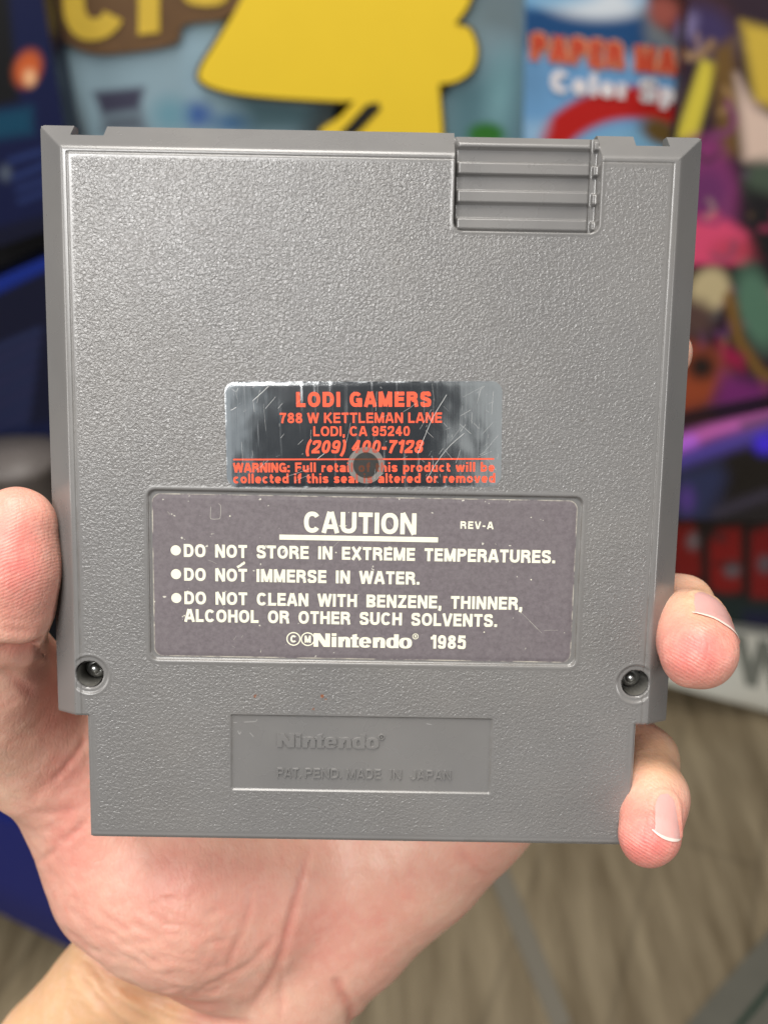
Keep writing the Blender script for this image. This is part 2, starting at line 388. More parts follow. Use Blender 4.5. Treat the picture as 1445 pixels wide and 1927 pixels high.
    if ch == 'e': w = .58; return w, [arc(w/2, X/2, w/2-h, X/2-h, 0, 318, 30), L((h, X/2-.01), (w-.01, X/2-.01))]
    if ch == 'f': w = .36; return w, [cat((.13+h*.4, 0), (.13+h*.4, .78), arc(.34, .78, .21-h*.4, .22-h, 180, 90, 8), (w, y1)), L((0, X-h), (w, X-h))]
    if ch == 'h': w = .56; return w, [L((h, 0), (h, 1)), cat((h, .42), arc(w/2, .42, w/2-h, X-.42-h, 180, 0), (w-h, 0))]
    if ch == 'i': w = t; return w, [L((h, 0), (h, X)), L((h, 1-t*.85), (h, 1))]
    if ch == 'l': w = t; return w, [L((h, 0), (h, 1))]
    if ch == 'm': w = .88; return w, [L((h, 0), (h, X)), cat((h, .42), arc(w/4+h/2, .42, w/4-h/2, X-.42-h, 180, 0), (w/2, 0)), cat((w/2, .42), arc(w*.75-h/2, .42, w/4-h/2, X-.42-h, 180, 0), (w-h, 0))]
    if ch == 'n': w = .56; return w, [L((h, 0), (h, X)), cat((h, .42), arc(w/2, .42, w/2-h, X-.42-h, 180, 0), (w-h, 0))]
    if ch == 'o': w = .60; return w, [arc(w/2, X/2, w/2-h, X/2-h, 90, 450, 32)]
    if ch == 'p': w = .60; return w, [L((h, -.26), (h, X)), arc(w/2, X/2, w/2-h, X/2-h, 90, 450, 30)]
    if ch == 'r': w = .38; return w, [L((h, 0), (h, X)), smooth_path([(h, .40), (.17, X-h*1.4), (w, lx)])]
    if ch == 's': w = .54; return w, [smooth_path([(w-h, .50), (w-.14, X-h*1.2), (w/2, lx), (.13, X-h*1.3), (h, .50), (.15, .40), (w/2, .355), (w-.13, .30), (w-h, .20), (w-.14, h*1.2), (w/2, h), (.13, h*1.3), (h*.9, .22)])]
    if ch == 't': w = .36; return w, [cat((.09+h*.5, .90), (.09+h*.5, .22), arc(.30, .22, .21-h*.5, .22-h, 180, 270, 8), (w, h)), L((0, X-h), (w, X-h))]
    if ch == 'u': w = .56; return w, [L((w-h, 0), (w-h, X)), cat((h, X), (h, .28), arc(w/2, .28, w/2-h, .28-h, 180, 360))]
    if ch == 'v': w = .56; return w, [L((h*.6, X), (w/2-.02, 0)), L((w-h*.6, X), (w/2+.02, 0))]
    if ch == 'w': w = .82; return w, [L((h*.6, X), (.23, 0)), L((.23, 0), (w/2, X)), L((w/2, X), (w-.23, 0)), L((w-h*.6, X), (w-.23, 0))]
    return .3, []

class Ink:
    """flat or raised lettering gathered into one mesh; coordinates in mm in the parent's frame"""
    def __init__(s, z, thick=0.): s.V = []; s.Q = []; s.T = []; s.z = z; s.k = 0; s.th = thick
    def ribbon(s, P, hw):
        P = np.asarray(P, float); n = len(P)
        closed = np.hypot(*(P[0]-P[-1])) < 1e-6 and n > 4
        T = np.gradient(P, axis=0)
        if closed: T[0] = T[-1] = P[1]-P[-2]
        seg = np.diff(P, axis=0); seg /= np.maximum(np.hypot(seg[:, 0], seg[:, 1]), 1e-12)[:, None]
        N = np.zeros_like(P); sc_ = np.ones(n)
        for i in range(n):
            a = seg[i-1] if i > 0 else (seg[-1] if closed else seg[0]); b = seg[i] if i < n-1 else (seg[0] if closed else seg[-1])
            m = a+b; m /= max(np.hypot(*m), 1e-9); N[i] = (-m[1], m[0]); sc_[i] = 1/max(m@a, .5)
        A = P+N*(hw*sc_)[:, None]; B = P-N*(hw*sc_)[:, None]
        s.strip(A, B)
    def strip(s, A, B):
        z = s.z+s.k*.0012; s.k = (s.k+1) % 9; n = len(A); b = len(s.V)
        for p in A: s.V.append((p[0], p[1], z))
        for p in B: s.V.append((p[0], p[1], z))
        for i in range(n-1): s.Q.append((b+i, b+n+i, b+n+i+1, b+i+1))
        if s.th:
            c = len(s.V); bev = .0
            D_ = np.asarray(A)-np.asarray(B); D_ = D_/np.maximum(np.hypot(D_[:, 0], D_[:, 1]), 1e-9)[:, None]*.085
            for p in np.asarray(A)+D_: s.V.append((p[0], p[1], z-s.th))
            for p in np.asarray(B)-D_: s.V.append((p[0], p[1], z-s.th))
            for i in range(n-1):
                s.Q.append((b+i, b+i+1, c+i+1, c+i)); s.Q.append((b+n+i+1, b+n+i, c+n+i, c+n+i+1))
            s.Q.append((b, c, c+n, b+n)); s.Q.append((b+n-1, b+2*n-1, c+2*n-1, c+n-1))
    def disc(s, x, y, r, n=28):
        a = np.linspace(0, 2*np.pi, n)
        s.strip(np.stack([x+r*np.cos(a), y+r*np.sin(a)], 1), np.stack([x+.001*np.cos(a), y+.001*np.sin(a)], 1))
    def ring(s, x, y, r, hw, n=32): s.ribbon(arc(x, y, r, r, 0, 360, n, 2), hw)
    def line(s, text, x0, x1, y, h, t=.2, gap=.13, space=.42, slant=0., rot=0.):
        """text between x0 and x1 (mm), base line y, cap height h"""
        out = []; x = 0
        for c in text:
            if c == ' ': x += space; continue
            w, st = glyph(c, t); out.append((x, st)); x += w+gap
        tot = x-gap; sx = (x1-x0)/(tot*h)
        for gx, st in out:
            for P in st:
                P = np.asarray(P, float); 
                X = (P[:, 0]+gx+slant*P[:, 1])*h*sx; Y = P[:, 1]*h
                s.ribbon(np.stack([x0+X, y+Y+rot*X], 1), t*h/2*(.5+.5*min(sx, 1.15)))
    def build(s, name, mat, parent): return npmesh(name, np.array(s.V)/1000, s.Q, mat, parent, False)

def wordmark(ink, x0, y, W, h):
    """the heavy logotype: N i n t e n d o, wide uprights and thin arches, in a box W x h"""
    X = .76; k = 5.55
    def P(a): a = np.asarray(a, float); return np.stack([x0+a[:, 0]*W/k, y+a[:, 1]*h], 1)
    def quad(a, b, c, d_): ink.strip(P([a, d_]), P([b, c]))
    def ringl(cx, cy, ro, rio, ri, rii, a0, a1, n=26): ink.strip(P(arc(cx, cy, ro, rio, a0, a1, n, 2.5)), P(arc(cx, cy, ri, rii, a0, a1, n, 2.2)))
    S = .265
    quad((0, 0), (S, 0), (S, 1), (0, 1)); quad((.66, 0), (.66+S, 0), (.66+S, 1), (.66, 1)); quad((0.02, 1), (.36, 1), (.905, 0), (.565, 0))
    x = 1.02; quad((x, 0), (x+S, 0), (x+S, X), (x, X)); quad((x, .83), (x+S, .83), (x+S, 1.02), (x, 1.02))
    def en(x):
        quad((x, 0), (x+S, 0), (x+S, X), (x, X)); quad((x+.42, 0), (x+.42+S, 0), (x+.42+S, .46), (x+.42, .46))
        ringl(x+.385, .44, .30, .335, .045, .17, 180, 0)
    en(1.385)
    x = 2.17; quad((x, .0), (x+S, 0), (x+S, 1.0), (x, .93)); quad((x-.10, .60), (x+.37, .60), (x+.37, X), (x-.10, X)); quad((x, 0), (x+.38, 0), (x+.38, .13), (x, .13))
    x = 2.90; ringl(x, X/2, .345, .395, .10, .24, 0, 325, 34); quad((x-.2, .32), (x+.345, .32), (x+.345, .44), (x-.2, .44))
    en(3.34)
    x = 4.42; ringl(x, X/2, .345, .395, .09, .25, 90, 450, 38); quad((x+.10, 0), (x+.10+S, 0), (x+.10+S, 1.02), (x+.10, 1.02))
    x = 5.17; ringl(x, X/2, .365, .40, .11, .25, 90, 450, 38)

# ---- caution label
LW = -.5
def card(name, cu_, cv_, hu, hv, r, z, mat, parent, nx, ny, ed, warp=0., bend=0.):
    xs = np.linspace(-hu, hu, nx); ys = np.linspace(-hv, hv, ny); A, B = np.meshgrid(xs, ys, indexing='ij')
    # pull the corners in to round them
    qx = np.clip(np.abs(A)-(hu-r), 0, None)/r; qy = np.clip(np.abs(B)-(hv-r), 0, None)/r
    m = np.maximum(qx, qy); l_ = np.hypot(qx, qy); f = np.where(l_ > 1e-9, m/np.maximum(l_, 1e-9), 1)
    A2 = np.where(qx > 0, np.sign(A)*((hu-r)+r*qx*f), A); B2 = np.where(qy > 0, np.sign(B)*((hv-r)+r*qy*f), B)
    d_ = -rrect(A2, B2, 0, 0, hu, hv, r)
    Z = z+warp*(np.sin(A*.55+.6)*np.cos(B*.5+.3)+.6*np.sin(A*.23+B*.7))-bend*(1-sm(d_, 0, .9))
    I = np.arange(nx*ny).reshape(nx, ny)
    qd = np.stack([I[:-1, :-1].ravel(), I[1:, :-1].ravel(), I[1:, 1:].ravel(), I[:-1, 1:].ravel()], 1)
    return npmesh(name, np.stack([A2.ravel()+cu_, B2.ravel()+cv_, Z.ravel()], 1)/1000, qd, mat, parent, True, {'edge': 1-sm(d_.ravel(), ed*.35, ed)})
lab = card('caution_label', -.1, -15.35, 39.15, 15.45, 1.7, LW+.13, M_label, cart, 320, 130, .24, 0, .1)
ink = Ink(LW+.15)
ink.line('CAUTION', -11.26, 9.44, -6.75, 3.96, .21, .095)
ink.strip(np.array([[-15.8, -7.2], [13.5, -7.2]]), np.array([[-15.8, -8.15], [13.5, -8.15]]))
ink.line('REV-A', 17.56, 23.64, -5.5, 1.38, .20, .22)
for yb, yd, x1, tx in ((-11.72, -10.5, 35.31, 'DO NOT STORE IN EXTREME TEMPERATURES.'), (-16.22, -15.0, 10.25, 'DO NOT IMMERSE IN WATER.'),
                       (-20.7, -19.55, 29.53, 'DO NOT CLEAN WITH BENZENE, THINNER,'), (-24.07, None, 24.97, 'ALCOHOL OR OTHER SUCH SOLVENTS.')):
    ink.line(tx, -33.45, x1, yb, 2.44, .218, .11, .62)
    if yd: ink.disc(-34.95, yd, .95)
for x, c in ((-13.1, 'C'), (-10.42, 'M')):
    ink.ring(x, -27.03, 1.22, .105); ink.line(c, x-.58, x+.58, -27.03-.68, 1.36, .23)
wordmark(ink, -9.33, -28.47, 18.5, 2.6)
ink.ring(9.75, -26.15, .5, .065); ink.line('R', 9.56, 9.96, -26.42, .55, .2)
ink.line('1985', 12.63, 19.23, -28.44, 2.62, .21, .13)
# stray flecks where the ink ran and the print is chipped
for a in ((( -23.6, -13.5), (-22.9, -13.1), (-22.6, -12.75)), ((-22.75, -12.95), (-22.35, -12.7), (-22.5, -12.5))): ink.ribbon(smooth_path(a, 4), .22)
for x, y in ((31, -14.9), (-33.5, -22.9), (22.6, -25.1), (-24.9, -3.9), (-5.3, -10.4)): ink.disc(x, y, .13, 8)
ink.build('caution_lettering', M_cream, lab)
# fine scratches on the label
M_scr = mat_plain('scratched_paper', (.36, .34, .31), .5)
for x, y, dx, dy in ((4.2, -4.3, .9, -1.1), (-2.3, -10.9, 1.5, -.8), (29.4, -21.2, 4.0, -3.9), (31, -22.8, 1.6, -1.6), (-24.3, -27.4, .5, .7), (-22.9, -27.0, .4, .5), (-24.6, -28.6, .5, -.3), (-29, -12.2, 1.6, -.7), (33.8, -24.6, 2.6, .1), (-5.9, -9.4, 1.1, 1.1)):
    scr = Ink(LW+.165); scr.ribbon(np.array([(x, y), (x+dx*.5, y+dy*.5+.05), (x+dx, y+dy)]), .028); scr.build('scratch', M_scr, lab)
scr = Ink(LW+.165); scr.ribbon(smooth_path([(-28.4, -2.2), (-28.5, -4.2), (-28.2, -4.5), (-27.4, -4.5), (-26.7, -4.2), (-26.6, -2.1), (-27, -1.6)], 5), .05)
scr.build('scratch', M_scr, lab)

# ---- silver seal sticker over the centre screw
rot_s = Matrix.Rotation(.0205, 4, 'Z')
seal = card('seal_sticker', 0, 0, 25.05, 9.6, 2.0, .055, M_foil, cart, 260, 100, .28, .006, .03)
seal.matrix_parent_inverse = Matrix.Identity(4); seal.matrix_local = Matrix.Translation((-.5/1000, 11.55/1000, 0)) @ rot_s
def to_seal(x, y): c, s_ = math.cos(-.0205), math.sin(-.0205); x, y = x+.5, y-11.55; return x*c-y*s_, x*s_+y*c
ik = Ink(.088)
def sl(text, x0, x1, y, h, **kw):
    a = to_seal(x0, y); b = to_seal(x1, y+.0205*(x1-x0)); ik.line(text, a[0], b[0], a[1], h, **kw)
sl('LODI GAMERS', -12.76, 11.6, 16.35, 2.7, t=.245, gap=.15, space=.46)
sl('788 W KETTLEMAN LANE', -15.73, 13.61, 13.38, 1.85, t=.19, gap=.12, space=.36)
sl('LODI, CA 95240', -9.64, 7.87, 11.13, 1.78, t=.19, gap=.12, space=.36)
sl('(209) 400-7128', -11.07, 10.16, 7.98, 2.36, t=.21, gap=.12, space=.36, slant=.2)
a = to_seal(-24.2, 6.6); b = to_seal(23.3, 7.57); ik.strip(np.array([(a[0], a[1]+.14), (b[0], b[1]+.14)]), np.array([(a[0], a[1]-.14), (b[0], b[1]-.14)]))
sl('WARNING:', -24.16, -13.9, 4.25, 1.72, t=.23, gap=.08, space=.4)
sl('Full retail of this product will be', -12.9, 23.47, 4.5, 1.75, t=.20, gap=.13, space=.40)
sl('collected if this seal is altered or removed', -24.17, 23.64, 2.24, 1.76, t=.20, gap=.13, space=.40)
hx, hy = to_seal(.0, 6.0)
# the ink shows dulled where the worn ring and the hollow under the foil lie behind it
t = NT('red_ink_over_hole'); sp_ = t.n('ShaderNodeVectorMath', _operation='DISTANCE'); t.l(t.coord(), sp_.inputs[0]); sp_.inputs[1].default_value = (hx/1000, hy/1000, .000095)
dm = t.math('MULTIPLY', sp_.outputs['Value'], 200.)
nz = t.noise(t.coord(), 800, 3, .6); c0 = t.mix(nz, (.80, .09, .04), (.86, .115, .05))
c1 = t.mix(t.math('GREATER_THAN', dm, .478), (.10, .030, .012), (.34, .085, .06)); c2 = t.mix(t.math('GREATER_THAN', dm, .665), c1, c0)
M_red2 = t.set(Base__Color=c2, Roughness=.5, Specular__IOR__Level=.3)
ik.build('seal_lettering', M_red2, seal)
rg = Ink(.080); rg.ring(hx, hy, 2.85, .50, 40); rg.build('screw_ring', mat_plain('worn_ring', (.165, .152, .138), .5, .0, .3, 900), seal)
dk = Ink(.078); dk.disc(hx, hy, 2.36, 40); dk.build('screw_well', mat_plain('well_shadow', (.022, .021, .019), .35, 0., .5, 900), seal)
sk = Ink(.102)
for i in range(120):
    x = rng.uniform(-24.5, 24.5); y = rng.uniform(-9.2, 9.2)
    if rng.random() < .4 and x < 10: x = rng.uniform(10, 24.5)
    a = rng.choice([.95, 1.1, .8, .45, 1.57, 1.57, 2.4]) + rng.normal(0, .12); ln = rng.gamma(1.6, 1.1)
    x2, y2 = x+ln*math.cos(a), y+ln*math.sin(a)
    if abs(x2) > 24.6 or abs(y2) > 9.2: continue
    sk.ribbon(np.array([(x, y), ((x+x2)/2+rng.normal(0, .05), (y+y2)/2), (x2, y2)]), rng.uniform(.008, .024))
for P in ([(11.5, -8.2), (13.2, -5.2), (15.5, -2.2), (18.2, .2)], [(9.8, -3.5), (11, -.5), (12.6, 3.2), (15, 7.2)], [(-20, 6.2), (-18.4, 7.6), (-17, 8.9)], [(-8.5, -4.4), (-7.2, -3.4)], [(-24, 4.5), (-23, 5)]):
    sk.ribbon(smooth_path(P, 6), .045)
sk.build('scratches', mat_plain('scratched_foil', (.50, .50, .49), .45, .5), seal)['kind'] = 'stuff'

# ---- raised moulded lettering on the plate
pk = Ink(-.36+.25, .265)
wordmark(pk, -16.07, -48.3, 19.4, 2.65); pk.ring(3.75, -46.0, .48, .07); pk.line('R', 3.58, 3.92, -46.25, .5, .2)
pk.line('PAT.', -16.05, -11.55, -54.4, 1.85, .13, .14); pk.line('PEND.', -10.75, -3.8, -54.4, 1.85, .13, .14)
pk.line('MADE', -2.75, 3.75, -54.4, 1.85, .13, .18); pk.line('IN', 5.5, 7.65, -54.4, 1.85, .13, .2); pk.line('JAPAN', 9.4, 17.15, -54.4, 1.85, .13, .18)
pk.build('moulded_lettering', M_shell, cart)
M_scf = mat_plain('scuffed_plastic', (.36, .35, .34), .5)
for P in ([(-22.4, -43.5), (-21, -43.4), (-20.2, -43.3), (-19.9, -42.9)], [(-24.4, -43.6), (-23.8, -43.6)], [(-23.6, -45.2), (-23.3, -45.9), (-23, -45.4)], [(-21.3, -45.6), (-20.6, -46.4)], [(12.2, -43.2), (13.2, -43.4)]):
    mk = Ink(-.36+.012); mk.ribbon(smooth_path(P, 5), .045); mk.build('scuff_mark', M_scf, cart)

# ---- screws at the bottom of the two wells
def dome(name, cx_, cy_, z, r, hh, mat, parent):
    V_ = [(cx_, cy_, z+hh)]; T_ = []; Q_ = []; n = 28; m = 8
    for i in range(1, m+1):
        a = i/m*math.pi/2
        for k_ in range(n): V_.append((cx_+r*math.sin(a)*math.cos(2*math.pi*k_/n), cy_+r*math.sin(a)*math.sin(2*math.pi*k_/n), z+hh*math.cos(a)))
    for k_ in range(n): T_.append((0, 1+k_, 1+(k_+1) % n))
    for i in range(m-1):
        for k_ in range(n): Q_.append((1+i*n+k_, 1+(i+1)*n+k_, 1+(i+1)*n+(k_+1) % n, 1+i*n+(k_+1) % n))
    return npmesh(name, np.array(V_)/1000, Q_, mat, parent, True, None, T_)
for sx in (-1, 1):
    well = []
    s_ = dome('screw', sx*51.5, -34.6, -5.0, 1.95, .8, M_metal, cart)
    dome('drive_knob', sx*51.5, -34.6, -4.2, 1.05, 1.0, M_metal, s_)
    # dark liner of the well
    n = 40; a = np.linspace(0, 2*np.pi, n); zz = np.linspace(-.55, -8.6, 6)
    V_ = np.concatenate([np.stack([sx*51.5+2.40*np.cos(a), -34.6+2.40*np.sin(a), np.full(n, z)], 1) for z in zz]); I = np.arange(6*n).reshape(6, n)
    npmesh('screw_well', V_/1000, np.stack([I[:-1, :-1].ravel(), I[1:, :-1].ravel(), I[1:, 1:].ravel(), I[:-1, 1:].ravel()], 1), M_dark, cart)

# ------------------------------------------------------------------ the hand
def cp(px, py, d):      # point seen in direction (px, py) of the photo, d mm in front of the camera (camera frame, mm)
    return np.array([(px-PW/2)/F_PX*d, -(py-PH/2)/F_PX*d, -d])
CAPS = []      # chains of (px, py, depth mm, radius mm)
def chain(*pts):
    for a, b in zip(pts[:-1], pts[1:]): CAPS.append((cp(*a[:3]), a[3], cp(*b[:3]), b[3]))
def bone(a, ra, b, rb): CAPS.append((np.array(a), ra, np.array(b), rb))
# thumb: pad, joint, base
chain((33, 988, 188.5, 7.2), (20, 1070, 188.5, 8.0), (4, 1140, 191, 8.7), (-6, 1196, 198, 8.0), (-6, 1262, 205, 9.2), (-10, 1330, 212, 10.5), (70, 1420, 226, 13.5))
chain((10, 1235, 209, 9.2), (42, 1280, 215, 9.0), (70, 1380, 226, 12))
# ball of the thumb
chain((60, 1390, 226, 12.5), (165, 1440, 236, 18), (264, 1625, 241, 20.8), (356, 1652, 242, 24.6), (470, 1650, 246, 23))
chain((356, 1652, 242, 24.6), (420, 1720, 247, 22))
# palm, heel of the hand
chain((470, 1650, 246, 23), (650, 1600, 252, 20), (840, 1500, 249, 19.5))
chain((884, 1481, 244, 19), (760, 1600, 248, 19.5), (640, 1715, 252, 19.5), (540, 1816, 254, 19.5), (440, 1900, 262, 19))
chain((560, 1650, 254, 21), (560, 1790, 258, 18))
chain((650, 1600, 252, 20), (600, 1350, 250, 16), (560, 1100, 246, 13))
chain((840, 1500, 249, 19), (860, 1300, 246, 14))
chain((165, 1440, 238, 17), (450, 1300, 248, 16), (600, 1350, 250, 16))
# wrist and forearm
chain((225, 1835, 262, 15), (115, 1990, 272, 17), (-60, 2240, 300, 22))
chain((440, 1900, 264, 18.5), (360, 2060, 280, 19), (180, 2330, 310, 23))
chain((320, 1840, 266, 16), (240, 2020, 280, 18), (60, 2280, 305, 23))
# ring finger
chain((860, 1300, 246, 12), (1020, 1130, 238, 9.0), (1180, 1120, 228, 7.4), (1280, 1146, 208, 6.2), (1298, 1184, 194, 6.0), (1309, 1230, 185.5, 5.3))
chain((1309, 1230, 185.5, 5.1), (1328, 1238, 185.5, 4.6))
chain((1296, 1186, 194, 5.2), (1324, 1212, 187.5, 4.8))
# little finger
chain((840, 1500, 249, 13), (1010, 1400, 240, 8.4), (1160, 1365, 229, 6.8), (1215, 1430, 212, 5.9), (1230, 1500, 198, 5.75), (1222, 1573, 190, 5.8))
# middle finger and forefinger, behind the cartridge
chain((700, 1150, 248, 13), (960, 820, 236, 9), (1150, 680, 222, 7.4), (1251, 665, 208, 5.5))
chain((560, 1100, 246, 13), (800, 700, 236, 9), (1000, 520, 226, 7.5), (1100, 520, 210, 6.2))

def hand_sdf(P, k=3.2):
    P = np.asarray(P, float); out = np.full(len(P), 1e9); acc = None
    D = []
    s = np.zeros(len(P)); m = np.full(len(P), 1e9); ds = []
    for A, ra, B, rb in CAPS:
        ab = B-A; t = np.clip(((P-A)@ab)/(ab@ab), 0, 1)
        q = P-(A+t[:, None]*ab); d_ = np.sqrt((q*q).sum(1))-(ra+(rb-ra)*t); ds.append(d_.astype(np.float32)); m = np.minimum(m, d_)
    for d_ in ds: s += np.exp(-np.minimum((d_-m)/(k*.5), 40))
    return m-(k*.5)*np.log(s)
def hand_project(P, level=0., it=5, k=3.2):
    P = np.array(P, float); e_ = .05
    for _ in range(it):
        f = hand_sdf(P, k)-level; G = np.stack([hand_sdf(P+np.eye(3)[i]*e_, k)-level-f for i in range(3)], 1)/e_
        g2 = np.maximum((G*G).sum(1), .15); P = P-np.clip(f/g2, -2, 2)[:, None]*G
    return P, G/np.sqrt(np.maximum((G*G).sum(1), 1e-6))[:, None]
def build_hand_base():
    import bmesh
    bm = bmesh.new()
    for A, ra, B, rb in CAPS:
        n = max(2, int(np.linalg.norm(B-A)/3)+1)
        for t in np.linspace(0, 1, n):
            bmesh.ops.create_icosphere(bm, subdivisions=2, radius=(ra+(rb-ra)*t)/1000*1.03, matrix=Matrix.Translation(Vector((A+(B-A)*t)/1000)))
    me = bpy.data.meshes.new('hand_base'); bm.to_mesh(me); bm.free()
    o = bpy.data.objects.new('hand_base', me); C.objects.link(o)
    md = o.modifiers.new('r', 'REMESH'); md.mode = 'VOXEL'; md.voxel_size = .00068; md.adaptivity = 0
    dg = bpy.context.evaluated_depsgraph_get(); dg.update()
    ev = o.evaluated_get(dg); m2 = ev.to_mesh()
    n = len(m2.vertices); V_ = np.empty(n*3, np.float32); m2.vertices.foreach_get('co', V_)
    Q_ = np.empty(len(m2.loops), np.int32); m2.loops.foreach_get('vertex_index', Q_)
    tot = np.empty(len(m2.polygons), np.int32); m2.polygons.foreach_get('loop_total', tot)
    st = np.empty(len(m2.polygons), np.int32); m2.polygons.foreach_get('loop_start', st)
    ev.to_mesh_clear(); bpy.data.objects.remove(o); bpy.data.meshes.remove(me)
    qd = np.stack([Q_[st[tot == 4]+i] for i in range(4)], 1)
    tr = np.stack([Q_[st[tot == 3]+i] for i in range(3)], 1) if (tot == 3).any() else None
    return V_.reshape(-1, 3).astype(float)*1000, qd, tr
HV, HQ, HT = build_hand_base()
HV, HN = hand_project(HV, 0, 5)
def proj(P): return np.stack([P[:, 0]/-P[:, 2]*F_PX+PW/2, -P[:, 1]/-P[:, 2]*F_PX+PH/2], 1)
def seg_dist(S, poly):
    poly = smooth_path(poly, 6); best = np.full(len(S), 1e9); tt = np.zeros(len(S)); tot = len(poly)-1
    for i in range(tot):
        a, b = poly[i], poly[i+1]; ab = b-a; t = np.clip(((S-a)@ab)/max(ab@ab, 1e-9), 0, 1)
        d_ = np.hypot(*(S-(a+t[:, None]*ab)).T); u = d_ < best; best[u] = d_[u]; tt[u] = (i+t[u])/tot
    return best, tt
S2 = proj(HV); front = HN[:, 2] > .02
off = np.zeros(len(HV)); crease = np.zeros(len(HV))
# folds pressed into the skin: (path over the palm, depth mm, half width px)
FOLDS = [
 ([(-20, 1222), (40, 1226), (72, 1216), (92, 1204)], 1.4, 10),
 ([(0, 1255), (40, 1290), (70, 1310)], .35, 9), ([(0, 1182), (60, 1190), (95, 1180)], .18, 6), ([(0, 1166), (50, 1172)], .12, 5),
 ([(92, 1475), (120, 1448), (152, 1408), (162, 1385)], .28, 6), ([(60, 1500), (92, 1475)], .2, 9), ([(118, 1446), (160, 1462)], .18, 7),
 ([(70, 1628), (105, 1600), (140, 1570), (165, 1538)], .26, 6), ([(95, 1590), (130, 1572), (160, 1560)], .2, 7), ([(20, 1500), (60, 1530), (110, 1530), (150, 1520)], .2, 8),
 ([(585, 1592), (568, 1650), (545, 1740), (528, 1800), (505, 1850), (470, 1900)], .42, 7), ([(528, 1800), (530, 1860), (527, 1927)], .2, 6),
 ([(478, 1650), (462, 1740), (436, 1800), (428, 1830)], .16, 6), ([(460, 1720), (440, 1790)], .1, 6),
 ([(365, 1870), (420, 1842), (470, 1815), (520, 1760)], .22, 6), ([(300, 1880), (370, 1872), (430, 1858)], .3, 8),
 ([(630, 1840), (642, 1870), (662, 1905), (655, 1930)], .7, 9),
 ([(140, 1790), (200, 1842), (270, 1875), (350, 1893), (440, 1898)], .9, 10),
 ([(860, 1592), (895, 1635), (930, 1652)], .25, 8), ([(715, 1592), (735, 1640), (750, 1690)], .15, 10),
 ([(145, 1810), (165, 1860), (210, 1910), (260, 1950)], .55, 8), ([(175, 1835), (230, 1890), (300, 1935)], .55, 8), ([(230, 1862), (300, 1908), (380, 1932)], .55, 8), ([(300, 1890), (380, 1915), (470, 1930)], .55, 8),
]
rs = np.random.default_rng(3)
for i in range(170):      # short fine lines over the ball of the thumb
    x = rs.uniform(110, 420); y = rs.uniform(1680, 1880); l_ = rs.uniform(18, 60); a = .55-(x-110)/500+rs.normal(0, .2)
    FOLDS.append(([(x, y), (x+l_*.5*math.cos(a), y+l_*.5*math.sin(a)+rs.normal(0, 2)), (x+l_*math.cos(a), y+l_*math.sin(a))], rs.uniform(.05, .16), rs.uniform(4, 6)))
for i in range(110):
    x = rs.uniform(10, 160); y = rs.uniform(1240, 1650); l_ = rs.uniform(12, 45); a = rs.choice([-.75, -.5, .5])+rs.normal(0, .25)
    FOLDS.append(([(x, y), (x+l_*.5*math.cos(a), y+l_*.5*math.sin(a)+rs.normal(0, 2)), (x+l_*math.cos(a), y+l_*math.sin(a))], rs.uniform(.02, .07), rs.uniform(4, 6)))
for P_, dep, hw in FOLDS:
    A_ = np.array(P_, float); lo = A_.min(0)-40; hi = A_.max(0)+40
    sel = np.where(front & (S2[:, 0] > lo[0]) & (S2[:, 0] < hi[0]) & (S2[:, 1] > lo[1]) & (S2[:, 1] < hi[1]))[0]
    if not len(sel): continue
    d_, t_ = seg_dist(S2[sel], P_); w = np.exp(-(d_/hw)**2)*np.clip(np.minimum(t_, 1-t_)*6, 0, 1)**.7
    off[sel] -= dep*w; off[sel] += dep*.28*np.exp(-((d_-hw*2.2)/(hw*1.1))**2)*np.clip(np.minimum(t_, 1-t_)*6, 0, 1)
    if dep > .15: crease[sel] = np.maximum(crease[sel], w*min(1, dep*1.1))
off += .15*np.sin(HV[:, 0]*.31+HV[:, 2]*.2)*np.sin(HV[:, 1]*.27+1)+.05*np.sin(HV[:, 0]*.7+2)*np.sin(HV[:, 1]*.8+HV[:, 2]*.5)
HV2 = HV+HN*off[:, None]
# skin tint: pink pads, ruddy ball of the thumb, tanned forearm
def blob(c, r): return np.exp(-(((S2-np.array(c[:2]))/np.array(r))**2).sum(1))
pink = 1.0*blob((30, 1050), (75, 120))+1.1*blob((1310, 1225), (85, 75))+1.1*blob((1215, 1580), (85, 75))+.42*blob((330, 1690), (230, 150))+.5*blob((130, 1500), (60, 160))+.35*blob((640, 1760), (130, 120))+.4*blob((80, 1300), (60, 70))+.25*blob((900, 1620), (120, 70))
pink = np.clip(pink+.5*crease, 0, 1.2)
fa = np.array([[0, 1905], [118, 1748], [200, 1840], [300, 1888], [440, 1905], [560, 1960]])
tan = np.clip(((S2[:, 1]-np.interp(S2[:, 0], [-400, 118, 150, 200, 300, 440, 700], [1500, 1735, 1795, 1840, 1880, 1905, 1960])+16)/14), 0, 1)*np.clip((-HV[:, 2]-242.5)/5, 0, 1)
tan = np.maximum(tan, np.clip((HN[:, 2]*-1)*1.2-.1, 0, 1)*.8)
tan = np.maximum(tan, .7*blob((1330, 1125), (60, 45))); tan = np.maximum(tan, .7*blob((1250, 1420), (80, 60)))
phase = np.where(S2[:, 0] < 700, HV[:, 1]*.90-HV[:, 0]*.42, HV[:, 1]*.86+HV[:, 0]*.50)
ridge = 1.0*blob((30, 1060), (95, 125))+1.0*blob((1315, 1230), (80, 90))+1.0*blob((1215, 1580), (80, 90))
